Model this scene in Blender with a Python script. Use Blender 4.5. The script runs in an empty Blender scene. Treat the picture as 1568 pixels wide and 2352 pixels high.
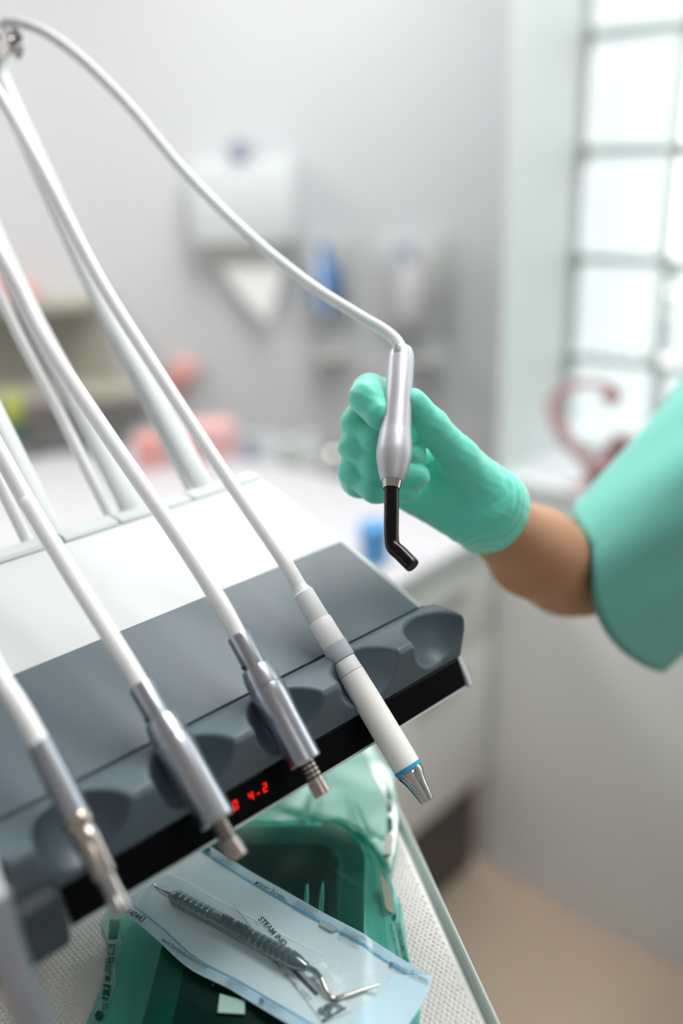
import bpy, math, random
import numpy as np
from mathutils import Vector, Matrix
random.seed(7); rng = np.random.default_rng(5)
S = bpy.context.scene
COL = S.collection

# ------------------------------------------------------------------ camera
FPX = 2120.0                                     # focal length in pixels of the 1568 x 2352 frame
HC = 1.625                                       # eye height above the floor
RH = np.array([0.99939029, 0.03491484, 0.0]); RH /= np.linalg.norm(RH)
UP = np.array([-0.03244045, 0.92856424, -0.36975135]); UP /= np.linalg.norm(UP)
FH = np.cross(UP, RH); FH = FH if FH[2] > 0 else -FH
FH /= np.linalg.norm(FH)
R3 = np.array([RH, FH, UP])                      # rows: world axes in camera space (right, up, forward)
EYE = np.array([0, 0, HC])
cam_data = bpy.data.cameras.new('camera'); cam = bpy.data.objects.new('camera', cam_data); COL.objects.link(cam)
cam_data.sensor_fit = 'VERTICAL'; cam_data.sensor_height = 36.0; cam_data.sensor_width = 24.0
cam_data.lens = FPX / 2352 * 36.0
M = Matrix(((R3[0][0], R3[0][1], -R3[0][2]), (R3[1][0], R3[1][1], -R3[1][2]), (R3[2][0], R3[2][1], -R3[2][2])))
cam.matrix_world = Matrix.Translation(EYE) @ M.to_4x4()
cam_data.clip_start = 0.02; cam_data.clip_end = 100
cam_data.dof.use_dof = True; cam_data.dof.focus_distance = 0.535
cam_data.dof.aperture_fstop = cam_data.lens / 18.5
S.camera = cam

# ------------------------------------------------------------------ sky and exposure
wd_ = bpy.data.worlds.new('overcast_sky'); S.world = wd_; wd_.use_nodes = True
bg = wd_.node_tree.nodes['Background']; bg.inputs[0].default_value = (0.97, 0.99, 1.0, 1); bg.inputs[1].default_value = 3.4
S.view_settings.view_transform = 'Standard'; S.view_settings.look = 'None'
S.view_settings.gamma = 1.0; S.view_settings.use_curve_mapping = False
S.view_settings.exposure = 0.24
S.cycles.max_bounces = 10; S.cycles.transparent_max_bounces = 16
S.cycles.sample_clamp_indirect = 6.0
S.cycles.use_denoising = True

def area_light(name, loc, size, size_y, power, color=(1, 1, 1), target=None):
    l = bpy.data.lights.new(name, 'AREA'); l.shape = 'RECTANGLE'; l.size = size; l.size_y = size_y
    l.energy = power; l.color = color
    o = bpy.data.objects.new(name, l); COL.objects.link(o); o.location = loc
    if target is not None:
        o.rotation_euler = (Vector(target) - Vector(loc)).to_track_quat('-Z', 'Y').to_euler()
    return o
CEIL = 2.75
ADDED_LAMPS = [((0.55, 0.95, CEIL - .05), 13), ((0.05, 1.9, CEIL - .05), 14), ((-1.8, 1.9, CEIL - .05), 22), ((1.2, -1.6, CEIL - .05), 2.2)]  # unseen ceiling lamps, added and placed to light the walls, console and tray
for i, (p, e) in enumerate(ADDED_LAMPS):
    area_light('added_lamp_light', (p[0], p[1], p[2] - .03), .56, 1.16, e, (1.0, 0.985, 0.97))

# ------------------------------------------------------------------ geometry helpers
def lin(c): return tuple(((v / 255) / 12.92 if v / 255 <= .04045 else ((v / 255 + .055) / 1.055) ** 2.4) for v in c)
def at(x, y, depth):                              # a point of the world seen at a pixel, at a given depth
    return EYE + R3 @ (np.array([x - 784., -(y - 1176.), FPX]) * (depth / FPX))
def atz(x, y, z):                                 # where the line of sight through a pixel meets height z
    r = R3 @ np.array([x - 784., -(y - 1176.), FPX]); return EYE + r * ((z - HC) / r[2])
def aty(x, y, Y):
    r = R3 @ np.array([x - 784., -(y - 1176.), FPX]); return EYE + r * (Y / r[1])
UO = np.array([0.05192875, 0.53460903, HC - 0.27931829])      # the console's frame
UX = np.array([0.735710568, 0.677296065, 0]); UB = np.array([-0.677296065, 0.735710568, 0]); UZ = np.array([0, 0, 1.])
UROT = math.atan2(UX[1], UX[0])
def U(x, b, z): return UO + (UX * x + UB * b + UZ * z) / 1000.0         # millimetres in the console's frame
def Uv(a):
    a = np.asarray(a, float); return UO + (a[:, :1] * UX + a[:, 1:2] * UB + a[:, 2:3] * UZ) / 1000.0
def atx(px, py, x):                               # where a line of sight meets a plane x = const of the console
    r = R3 @ np.array([px - 784., -(py - 1176.), FPX]); t = ((UO - EYE) @ UX + x / 1000) / (r @ UX); return EYE + r * t
RC = np.array([0.325, 1.75265723, 0.0])      # the room's frame: the corner where the window wall ends
RW = np.array([-0.73484097, 0.67823945, 0]); RA = np.array([0.67823945, 0.73484097, 0]); RROT = math.atan2(RA[1], RA[0])
def RM(s, w, z): return RC - RA * s + RW * w + UZ * z                   # s away from the window wall, w deeper

WM = {}
def wm(o): return WM.get(o.name, Matrix.Identity(4))
def setp(o, label=None, cat=None, group=None, kind=None):
    if label: o['label'] = label
    if cat: o['category'] = cat
    if group: o['group'] = group
    if kind: o['kind'] = kind
    return o
def thing(name, label, cat, loc, rot=0.0, group=None):
    o = bpy.data.objects.new(name, None); COL.objects.link(o); o.empty_display_size = .02
    o.location = Vector(loc); o.rotation_euler = (0, 0, rot)
    WM[o.name] = Matrix.Translation(Vector(loc)) @ Matrix.Rotation(rot, 4, 'Z')
    return setp(o, label, cat, group)
def mesh(name, V, F, mat, parent=None, smooth=True, loc=None, rot=0.0, sharp=None):
    V = np.asarray(V, float)
    if parent is None:
        if loc is None:
            loc = np.array([V[:, 0].mean(), V[:, 1].mean(), V[:, 2].min()])
        Mw = Matrix.Translation(Vector(loc)) @ Matrix.Rotation(rot, 4, 'Z')
    else: Mw = wm(parent)
    inv = np.array(Mw.inverted())
    L = V @ inv[:3, :3].T + inv[:3, 3]
    me = bpy.data.meshes.new(name); me.from_pydata(L.tolist(), [], [list(map(int, f)) for f in F]); me.update()
    if mat is not None: me.materials.append(mat)
    if smooth:
        me.polygons.foreach_set('use_smooth', [True] * len(me.polygons))
        if sharp: me.set_sharp_from_angle(angle=math.radians(sharp))
    o = bpy.data.objects.new(name, me); COL.objects.link(o)
    if parent is None:
        o.location = Vector(loc); o.rotation_euler = (0, 0, rot)
    else: o.parent = parent
    WM[o.name] = Mw
    return o
def bevel(o, w=.002, seg=2, ang=40):
    m = o.modifiers.new('bevel', 'BEVEL'); m.width = w; m.segments = seg; m.limit_method = 'ANGLE'; m.angle_limit = math.radians(ang)
    m.harden_normals = False
    return o
def boxvf(c0, c1, fr=None):
    (x0, y0, z0), (x1, y1, z1) = c0, c1
    v = [(x0, y0, z0), (x1, y0, z0), (x1, y1, z0), (x0, y1, z0), (x0, y0, z1), (x1, y0, z1), (x1, y1, z1), (x0, y1, z1)]
    if fr: v = [fr(*p) for p in v]
    f = [(0, 3, 2, 1), (4, 5, 6, 7), (0, 1, 5, 4), (1, 2, 6, 5), (2, 3, 7, 6), (3, 0, 4, 7)]
    v = np.array(v, float)
    e1, e2, e3 = v[1] - v[0], v[3] - v[0], v[4] - v[0]
    if np.dot(np.cross(e1, e2), e3) < 0: f = [t[::-1] for t in f]
    return v, f
def box(name, c0, c1, mat, parent=None, fr=None, bev=0.0, **k):
    v, f = boxvf(c0, c1, fr)
    o = mesh(name, v, f, mat, parent, smooth=bev > 0, **k)
    if bev: bevel(o, bev)
    return o
def join(*vfs):
    V, F, n = [], [], 0
    for v, f in vfs:
        v = np.asarray(v, float); V.append(v); F += [tuple(i + n for i in t) for t in f]; n += len(v)
    return np.vstack(V), F
def frame_of(d):
    d = d / np.linalg.norm(d); a = np.array([0, 0, 1.]) if abs(d[2]) < .9 else np.array([1., 0, 0])
    u = np.cross(a, d); u /= np.linalg.norm(u); return d, u, np.cross(d, u)
def lathevf(P0, P1, prof, n=40, cap=True):
    """profile: (distance along the axis as a fraction, radius in metres)"""
    P0, P1 = np.asarray(P0, float), np.asarray(P1, float); d, u, v = frame_of(P1 - P0); A = np.arange(n) * 2 * math.pi / n
    V, F = [], []
    for t, r in prof:
        V += list(P0 + (P1 - P0) * t + r * (np.cos(A)[:, None] * u + np.sin(A)[:, None] * v))
    for i in range(len(prof) - 1):
        for j in range(n):
            k = (j + 1) % n; F.append((i * n + j, i * n + k, (i + 1) * n + k, (i + 1) * n + j))
    if cap:
        F.append(tuple(range(n))[::-1]); F.append(tuple(range((len(prof) - 1) * n, len(prof) * n)))
    return np.array(V), F
def lathe(name, P0, P1, prof, mat, parent, n=40, sharp=35, **k):
    v, f = lathevf(P0, P1, prof, n); return mesh(name, v, f, mat, parent, sharp=sharp, **k)
def spline(P, n=12):
    P = [np.asarray(p, float) for p in P]; P = [2 * P[0] - P[1]] + P + [2 * P[-1] - P[-2]]; out = []
    for i in range(1, len(P) - 2):
        p0, p1, p2, p3 = P[i - 1:i + 3]
        for j in range(n):
            t = j / n
            out.append(.5 * (2 * p1 + (p2 - p0) * t + (2 * p0 - 5 * p1 + 4 * p2 - p3) * t * t + (3 * p1 - p0 - 3 * p2 + p3) * t ** 3))
    out.append(P[-2]); return np.array(out)
def tubevf(path, r, n=16, ry=None, side=None):
    path = np.asarray(path, float); N = len(path); r = np.broadcast_to(np.asarray(r, float), (N,)) if np.ndim(r) < 1 else np.asarray(r)
    if len(r) != N: r = np.interp(np.linspace(0, 1, N), np.linspace(0, 1, len(r)), r)
    T = np.gradient(path, axis=0); T /= np.linalg.norm(T, axis=1)[:, None]
    if side is None:
        _, u, _ = frame_of(T[0])
    else: u = np.asarray(side, float)
    A = np.arange(n) * 2 * math.pi / n; V = []; F = []
    for i in range(N):
        u = u - T[i] * (u @ T[i]); u /= np.linalg.norm(u); v = np.cross(T[i], u)
        V += list(path[i] + np.cos(A)[:, None] * u * r[i] + np.sin(A)[:, None] * v * (r[i] if ry is None else ry))
    for i in range(N - 1):
        for j in range(n):
            k = (j + 1) % n; F.append((i * n + j, i * n + k, (i + 1) * n + k, (i + 1) * n + j))
    F.append(tuple(range(n))[::-1]); F.append(tuple(range((N - 1) * n, N * n)))
    return np.array(V), F
def tube(name, path, r, mat, parent, n=16, ry=None, side=None, **k):
    v, f = tubevf(path, r, n, ry, side); return mesh(name, v, f, mat, parent, sharp=50, **k)
def extrudevf(poly, x0, x1, fr):
    """poly in the (b, z) plane, extruded along x"""
    n = len(poly); V = [fr(x0, b, z) for b, z in poly] + [fr(x1, b, z) for b, z in poly]
    a = sum(poly[i][0] * poly[(i + 1) % n][1] - poly[(i + 1) % n][0] * poly[i][1] for i in range(n))
    F = [(i, (i + 1) % n, (i + 1) % n + n, i + n) for i in range(n)] + [tuple(range(n))[::-1], tuple(range(n, 2 * n))]
    if (a > 0) == (x1 > x0): F = [f[::-1] for f in F]
    return np.array(V), [f[::-1] for f in F]
def fixn(o):
    import bmesh
    bm = bmesh.new(); bm.from_mesh(o.data); bmesh.ops.recalc_face_normals(bm, faces=bm.faces); bm.to_mesh(o.data); bm.free(); return o

# ------------------------------------------------------------------ signed distances and surface nets
def smin(a, b, k):
    h = np.clip(.5 + .5 * (b - a) / k, 0, 1); return b * (1 - h) + a * h - k * h * (1 - h)
def smax(a, b, k): return -smin(-a, -b, k)
def cone(P, a, b, ra, rb):
    a, b = np.asarray(a, float), np.asarray(b, float); ba = b - a; L = ba @ ba
    t = np.clip(((P - a) @ ba) / L, 0, 1); return np.linalg.norm(P - a - t[:, None] * ba, axis=1) - (ra + (rb - ra) * t)
def ell(P, c, r, R=None):
    q = P - np.asarray(c)
    if R is not None: q = q @ np.asarray(R).T
    r = np.asarray(r, float); k0 = np.linalg.norm(q / r, axis=1); k1 = np.linalg.norm(q / r ** 2, axis=1) + 1e-9
    return k0 * (k0 - 1) / k1
def nets(f, lo, hi, h, proj=2):
    lo, hi = np.asarray(lo, float), np.asarray(hi, float); n = np.ceil((hi - lo) / h).astype(int) + 1
    g = [lo[i] + np.arange(n[i]) * h for i in range(3)]
    X, Y, Z = np.meshgrid(*g, indexing='ij'); P = np.stack([X.ravel(), Y.ravel(), Z.ravel()], 1)
    v = np.concatenate([f(P[i:i + 400000]) for i in range(0, len(P), 400000)]).reshape(n)
    s = v < 0; c = np.zeros(np.array(n) - 1, int)
    acc = np.zeros(tuple(np.array(n) - 1) + (3,)); cnt = np.zeros(tuple(np.array(n) - 1))
    offs = [(i, j, k) for i in (0, 1) for j in (0, 1) for k in (0, 1)]
    def sl(o): return tuple(slice(o[d], n[d] - 1 + o[d]) for d in range(3))
    for a in offs:
        for d in range(3):
            if a[d]: continue
            b = list(a); b[d] = 1; va, vb = v[sl(a)], v[sl(b)]; m = (va < 0) != (vb < 0)
            t = np.where(m, va / np.where(m, va - vb, 1), 0)
            p = np.zeros(va.shape + (3,)); 
            for e in range(3): p[..., e] = a[e]
            p[..., d] = t; acc += p * m[..., None]; cnt += m
    act = cnt > 0; idx = -np.ones(act.shape, int); idx[act] = np.arange(act.sum())
    cells = np.argwhere(act); V = lo + (cells + acc[act] / cnt[act][:, None]) * h
    F = []
    for d in range(3):
        e1, e2 = (d + 1) % 3, (d + 2) % 3
        sa = [slice(None)] * 3; sb = [slice(None)] * 3; sa[d] = slice(0, n[d] - 1); sb[d] = slice(1, n[d])
        A, B = s[tuple(sa)], s[tuple(sb)]; m = A != B
        m[tuple(slice(0, 1) if q == e1 else slice(None) for q in range(3))] = False
        m[tuple(slice(0, 1) if q == e2 else slice(None) for q in range(3))] = False
        m[tuple(slice(-1, None) if q == e1 else slice(None) for q in range(3))] = False
        m[tuple(slice(-1, None) if q == e2 else slice(None) for q in range(3))] = False
        E_ = np.argwhere(m); fl = A[m]
        def ci(o1, o2):
            q = E_.copy(); q[:, e1] -= o1; q[:, e2] -= o2; return idx[q[:, 0], q[:, 1], q[:, 2]]
        Q = np.stack([ci(1, 1), ci(0, 1), ci(0, 0), ci(1, 0)], 1); Q[~fl] = Q[~fl][:, ::-1]
        F.append(Q)
    F = np.vstack(F)
    F = F[(F >= 0).all(1)]
    e = h * .15
    for _ in range(proj):
        d0 = f(V); G = np.stack([(f(V + np.eye(3)[i] * e) - f(V - np.eye(3)[i] * e)) / (2 * e) for i in range(3)], 1)
        G /= np.maximum(np.linalg.norm(G, axis=1), .3)[:, None] ** 1; V = V - np.clip(d0, -h, h)[:, None] * G * .9
    return V, F

# ------------------------------------------------------------------ materials
def mat(name, color, rough=.5, metal=0.0, coat=0.0, emit=None, estr=0.0, spec=None, noise=0.0, nscale=20, bump=0.0, bscale=200, trans=0.0, ior=1.45, sheen=0.0, ani=None, sss=0.0, aniso=None):
    m = bpy.data.materials.new(name); m.use_nodes = True; nt = m.node_tree; b = nt.nodes['Principled BSDF']
    c = lin(color); b.inputs['Base Color'].default_value = (*c, 1); b.inputs['Roughness'].default_value = rough
    b.inputs['Metallic'].default_value = metal; b.inputs['Coat Weight'].default_value = coat; b.inputs['Coat Roughness'].default_value = .08
    b.inputs['Transmission Weight'].default_value = trans; b.inputs['IOR'].default_value = ior
    b.inputs['Sheen Weight'].default_value = sheen
    if sss: b.inputs['Subsurface Weight'].default_value = sss; b.inputs['Subsurface Scale'].default_value = .004
    if spec is not None: b.inputs['Specular IOR Level'].default_value = spec
    if emit: b.inputs['Emission Color'].default_value = (*lin(emit), 1); b.inputs['Emission Strength'].default_value = estr
    tc = nt.nodes.new('ShaderNodeTexCoord')
    if noise:
        n = nt.nodes.new('ShaderNodeTexNoise'); n.inputs['Scale'].default_value = nscale; n.inputs['Detail'].default_value = 4
        nt.links.new(tc.outputs['Object'], n.inputs['Vector'])
        mx = nt.nodes.new('ShaderNodeMix'); mx.data_type = 'RGBA'
        mx.inputs[6].default_value = (*[v * (1 - noise) for v in c], 1); mx.inputs[7].default_value = (*[min(1, v * (1 + noise)) for v in c], 1)
        nt.links.new(n.outputs['Fac'], mx.inputs[0]); nt.links.new(mx.outputs[2], b.inputs['Base Color'])
    if bump:
        n = nt.nodes.new('ShaderNodeTexNoise'); n.inputs['Scale'].default_value = bscale; n.inputs['Detail'].default_value = 3
        nt.links.new(tc.outputs['Object'], n.inputs['Vector'])
        bp = nt.nodes.new('ShaderNodeBump'); bp.inputs['Strength'].default_value = bump; bp.inputs['Distance'].default_value = .001
        nt.links.new(n.outputs['Fac'], bp.inputs['Height']); nt.links.new(bp.outputs['Normal'], b.inputs['Normal'])
    return m
def film(name, tint, gloss=.12, diff=None, dmix=.2, rough=.12, bscale=25, bump=.35, gmul=.35):
    m = bpy.data.materials.new(name); m.use_nodes = True; nt = m.node_tree; nt.nodes.clear()
    out = nt.nodes.new('ShaderNodeOutputMaterial'); tr = nt.nodes.new('ShaderNodeBsdfTransparent'); tr.inputs[0].default_value = (*lin(tint), 1)
    gl = nt.nodes.new('ShaderNodeBsdfGlossy'); gl.inputs['Roughness'].default_value = rough; gl.inputs[0].default_value = (1, 1, 1, 1)
    df = nt.nodes.new('ShaderNodeBsdfDiffuse'); df.inputs[0].default_value = (*lin(diff or tint), 1)
    tl = nt.nodes.new('ShaderNodeBsdfTranslucent'); tl.inputs[0].default_value = (*lin(diff or tint), 1)
    m0 = nt.nodes.new('ShaderNodeMixShader'); m0.inputs[0].default_value = .4
    nt.links.new(df.outputs[0], m0.inputs[1]); nt.links.new(tl.outputs[0], m0.inputs[2])
    m1 = nt.nodes.new('ShaderNodeMixShader'); m1.inputs[0].default_value = dmix
    nt.links.new(tr.outputs[0], m1.inputs[1]); nt.links.new(m0.outputs[0], m1.inputs[2])
    lw = nt.nodes.new('ShaderNodeLayerWeight'); lw.inputs[0].default_value = .35
    mu = nt.nodes.new('ShaderNodeMath'); mu.operation = 'MULTIPLY_ADD'; mu.inputs[1].default_value = gmul; mu.inputs[2].default_value = gloss
    nt.links.new(lw.outputs['Fresnel'], mu.inputs[0])
    m2 = nt.nodes.new('ShaderNodeMixShader'); nt.links.new(mu.outputs[0], m2.inputs[0]); nt.links.new(m1.outputs[0], m2.inputs[1]); nt.links.new(gl.outputs[0], m2.inputs[2])
    tc = nt.nodes.new('ShaderNodeTexCoord'); n = nt.nodes.new('ShaderNodeTexNoise'); n.inputs['Scale'].default_value = bscale; n.inputs['Detail'].default_value = 5; n.inputs['Distortion'].default_value = 1.2
    nt.links.new(tc.outputs['Object'], n.inputs['Vector'])
    bp = nt.nodes.new('ShaderNodeBump'); bp.inputs['Strength'].default_value = bump; bp.inputs['Distance'].default_value = .004
    nt.links.new(n.outputs['Fac'], bp.inputs['Height']); nt.links.new(bp.outputs['Normal'], gl.inputs['Normal']); nt.links.new(bp.outputs['Normal'], lw.inputs['Normal'])
    nt.links.new(m2.outputs[0], out.inputs[0]); return m

m_wall = mat('wall_paint', (205, 207, 210), .85, bump=.05, bscale=90)
m_wall_w = mat('window_wall_paint', (238, 240, 239), .8, bump=.05, bscale=90)
m_jamb = mat('window_reveal_paint', (206, 215, 213), .6)
m_ceil = mat('ceiling_paint', (235, 235, 235), .9)
m_tile = mat('floor_tile', (190, 172, 154), .35, noise=.12, nscale=4)
m_grout = mat('floor_grout', (150, 138, 124), .8)
m_white = mat('white_shell_plastic', (206, 212, 214), .45, bump=.02, bscale=1500)
m_rail = mat('light_grey_plastic', (198, 205, 206), .45)
m_dark = mat('slate_grey_plastic', (80, 97, 106), .42, bump=.05, bscale=2600, noise=.04, nscale=800)
m_gap = mat('dark_gap', (16, 20, 24), .8)
m_black = mat('black_gloss_panel', (3, 4, 7), .3, spec=.1)
m_lip = mat('pale_lip_plastic', (190, 205, 200), .5)
m_hose = mat('white_silicone_hose', (241, 244, 246), .32, coat=.15)
m_arm = mat('pale_arm_plastic', (216, 222, 224), .4)
m_sat = mat('satin_aluminium', (182, 187, 196), .28, metal=1.0, bump=.03, bscale=1200)
m_alu = mat('bead_blasted_aluminium', (190, 192, 199), .46, metal=.65, bump=.05, bscale=3500)
m_chrome = mat('polished_steel', (190, 188, 186), .12, metal=1.0)
m_warm = mat('worn_nickel', (188, 180, 172), .2, metal=1.0)
m_porc = mat('ivory_plastic', (248, 248, 245), .42)
m_porc2 = mat('white_grip_plastic', (238, 241, 243), .42)
m_ringg = mat('frosted_grey_ring', (196, 204, 214), .35)
m_blue = mat('cyan_ring', (40, 160, 214), .4)
m_oring = mat('black_rubber', (20, 20, 22), .6)
m_blackglass = mat('black_light_guide', (4, 2, 3), .1, spec=.35)
m_led = mat('red_led', (255, 20, 15), .5, emit=(255, 22, 12), estr=1.2)
m_tray = mat('tray_steel', (196, 200, 200), .4, metal=.0)
m_basin = mat('basin_steel_shaded', (12, 44, 42), .3, spec=.25)  # bowl steel coloured dark for its recess shade and dark reflections
m_flange = mat('flange_steel_lit', (34, 96, 90), .35, spec=.2)  # same steel, coloured lighter than the shaded bowl
m_mint = film('mint_film', (156, 222, 212), .004, (70, 178, 160), .06, rough=.3, gmul=.03, bump=.08)
m_mint2 = film('mint_film_pale', (162, 222, 212), .008, (116, 196, 184), .25, rough=.3, gmul=.05, bump=.08)
m_mintstrip = film('mint_seal_strip', (90, 198, 180), .02, (64, 184, 164), .5, rough=.25, gmul=.15, bump=.1)
m_bluefilm = film('blue_film', (238, 247, 250), .006, (200, 230, 242), .05, rough=.2, gmul=.07)
m_blueseal = film('blue_seal_strip', (222, 240, 247), .02, (206, 234, 246), .4, rough=.25, gmul=.12, bump=.1)
m_blueline = film('blue_print_line', (150, 208, 228), .01, (150, 208, 230), .5, gmul=.05, bump=.0)
m_paper = mat('pouch_paper', (236, 242, 243), .8, bump=.15, bscale=120)
m_paperw = mat('white_paper', (240, 242, 240), .8)
m_ink = mat('dark_ink', (38, 48, 62), .7)
m_inkg = mat('grey_ink', (92, 110, 124), .7)
m_inkb = mat('blue_ink', (70, 150, 190), .7)
m_inkt = mat('teal_ink', (10, 82, 74), .7)
m_ind = mat('grey_indicator', (150, 170, 178), .7)
m_indo = mat('olive_indicator', (140, 146, 128), .7)
m_glove = mat('mint_nitrile', (100, 222, 198), .45, bump=.6, bscale=110, sss=.05, sheen=.5, spec=.4)
m_skin = mat('tanned_skin', (176, 130, 96), .5, bump=.15, bscale=400, noise=.12, nscale=30, sss=.08)
m_scrub = mat('mint_scrub_cotton', (100, 176, 165), .85, bump=.3, bscale=60, sheen=.2)
m_hair = mat('dark_brown_hair', (48, 34, 26), .5, bump=.5, bscale=120)
m_shoe = mat('white_clog', (230, 230, 228), .5)
m_pink = mat('dusty_pink_acrylic', (196, 152, 154), .5)
m_bluebot = mat('blue_liquid_bottle', (40, 120, 190), .3)
m_dgrey = mat('dark_grey_box', (110, 112, 110), .6)
m_lime = mat('lime_plastic', (172, 180, 84), .5)
m_rose = mat('coral_pink_plastic', (226, 156, 148), .5)
m_rosep = mat('pink_card', (218, 172, 172), .6)
m_lav = mat('lavender_plastic', (150, 152, 176), .5)
m_wood = mat('brown_wood', (140, 100, 62), .5, noise=.2, nscale=12)
m_cab = mat('white_cabinet_laminate', (232, 231, 229), .45)
m_kick = mat('dark_plinth', (84, 78, 76), .6)
m_top = mat('grey_worktop', (196, 196, 200), .4)
m_lampw = mat('added_lamp_diffuser', (255, 255, 255), .5, emit=(255, 252, 248), estr=3.0)  # glow of the added ceiling panels
m_grille = mat('grey_slot', (178, 180, 174), .6)

# ------------------------------------------------------------------ the room
def room():
    X0, X1, Y0, Y1, Z1 = -2.6, 2.6, -2.4, 2.95, CEIL
    RP = [(X0, Y0), (X1, Y0), (X1, -.39), (RC[0], RC[1]), (1.41, Y1), (X0, Y1)]
    def slab(z0, z1):
        n = len(RP); V = [(x, y, z0) for x, y in RP] + [(x, y, z1) for x, y in RP]
        return V, [tuple(range(n))[::-1], tuple(range(n, 2 * n))] + [(i, (i + 1) % n, (i + 1) % n + n, i + n) for i in range(n)]
    v, f = slab(-.1, -.004); fl = setp(mesh('floor', v, f, m_grout, smooth=False), kind='structure')
    T = .6; tm = None; k = 0
    # tiles laid along the window wall, each its own piece
    for i in range(-9, 8):
        for j in range(-6, 6):
            cs = RM(i * T + .3, j * T + .3, 0)
            if not (X0 + .1 < cs[0] < X1 - .1 and Y0 + .1 < cs[1] < Y1 - .1) or (cs - RC) @ RA > -.2: continue
            if tm is None:
                v, f = boxvf((-T / 2 + .0015, -T / 2 + .0015, -.004), (T / 2 - .0015, T / 2 - .0015, 0))
                tm = bpy.data.meshes.new('floor_tile'); tm.from_pydata(v.tolist(), [], f); tm.materials.append(m_tile)
            o = bpy.data.objects.new('floor_tile', tm); COL.objects.link(o); o.parent = fl
            fz = wm(fl).inverted() @ Vector(cs); o.location = fz; o.rotation_euler = (0, 0, RROT)
    v, f = slab(Z1, Z1 + .1); setp(mesh('ceiling', v, f, m_ceil, smooth=False), kind='structure')
    setp(box('wall_back', (X0, Y1, 0), (1.5, Y1 + .12, Z1), m_wall), kind='structure')
    setp(box('wall_left', (X0 - .12, Y0, 0), (X0, Y1, Z1), m_wall), kind='structure')
    setp(box('wall_front', (X0, Y0 - .12, 0), (X1, Y0, Z1), m_wall), kind='structure')
    setp(box('wall_right', (X1, Y0, 0), (X1 + .12, -.35, Z1), m_wall), kind='structure')
    setp(box('ground', (-12, -12, -.6), (14, 14, -.5), mat('outdoor_paving', (112, 118, 116), .9)), kind='structure')
    # the window wall: runs from the corner towards the camera's right; window openings cut by building around it
    TH = .30; SILL, HEAD, WL = .985, 2.36, 1.62
    setp(box('wall_window', (-TH, -3.2, 0), (0, 0, SILL), m_wall_w, fr=RM), kind='structure')
    setp(box('wall_window', (-TH, -3.2, HEAD), (0, 0, Z1), m_wall_w, fr=RM), kind='structure')
    setp(box('wall_window', (-TH, -3.2, SILL), (0, -WL, HEAD), m_wall_w, fr=RM), kind='structure')
    setp(box('wall_return', (-2.6, 0, 0), (0, .012, Z1), m_jamb, fr=RM), kind='structure')
    setp(box('trim_1', (-TH + .02, -WL, SILL), (.012, -.0, SILL + .012), m_white, fr=RM), kind='structure')
    # glass-block window
    win = thing('window_1', None, None, RM(-.23, 0, SILL + .012), RROT); setp(win, kind='structure')
    P = .2; b = .184
    rows = 7; z0 = SILL + .012
    m_mortar = mat('pale_mortar', (186, 196, 192), .7)
    vf = []
    for i in range(9): vf.append(boxvf((-.275, -i * P - .008 if i else -.008, z0), (-.235, -i * P + .008 if i else 0, HEAD), RM))
    for j in range(rows + 1):
        vf.append(boxvf((-.275, -WL, min(z0 + j * P - .0 - (.008 if j else 0), HEAD)), (-.235, 0, min(z0 + j * P + .008, HEAD)), RM))
    v, f = join(*vf); mesh('mortar_grid', v, f, m_mortar, win, smooth=False)
    gm = mat('block_glass', (243, 244, 245), .07, trans=1.0, ior=1.3)
    # one block: pillow-shaped clear glass with a grid of small dimples on its faces
    n = 41; us = np.linspace(-1, 1, n); V = []; F = []
    for side in (1, -1):
        for iu, u in enumerate(us):
            for iw, w in enumerate(us):
                edge = min(1, (1 - max(abs(u), abs(w))) / .12)
                d = .0034 * math.sin(u * math.pi * 2.5) ** 2 * math.sin(w * math.pi * 2.5) ** 2 * edge
                x = side * (.026 + .010 * math.sqrt(max(0, edge)) + d)
                V.append((x, u * b / 2, w * b / 2))
    for side in (0, 1):
        o = side * n * n
        for i in range(n - 1):
            for j in range(n - 1):
                q = (o + i * n + j, o + (i + 1) * n + j, o + (i + 1) * n + j + 1, o + i * n + j + 1); F.append(q if side == 0 else q[::-1])
    rim = [i * n for i in range(n)] + [(n - 1) * n + j for j in range(1, n)] + [i * n + n - 1 for i in range(n - 2, -1, -1)] + [j for j in range(n - 2, 0, -1)]
    L = len(rim)
    for a in range(L):
        c = rim[a]; e = rim[(a + 1) % L]; F.append((e, c, c + n * n, e + n * n))
    bm_ = bpy.data.meshes.new('glass_block'); bm_.from_pydata(V, [], F); bm_.materials.append(gm); bm_.polygons.foreach_set('use_smooth', [True] * len(bm_.polygons))
    bm_.set_sharp_from_angle(angle=math.radians(60))
    inv = wm(win).inverted()
    for i in range(8):
        for j in range(rows):
            zc = z0 + (j + .5) * P
            if zc + .08 > HEAD: continue
            o = bpy.data.objects.new('glass_block', bm_); COL.objects.link(o); o.parent = win
            o.location = inv @ Vector(RM(-.255, -(i + .5) * P, zc)); o.rotation_euler = (0, 0, 0)
    # skirting on the visible walls
    setp(box('baseboard_back', (X0, Y1 - .015, 0), (1.4, Y1, .1), m_kick), kind='structure')
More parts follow.
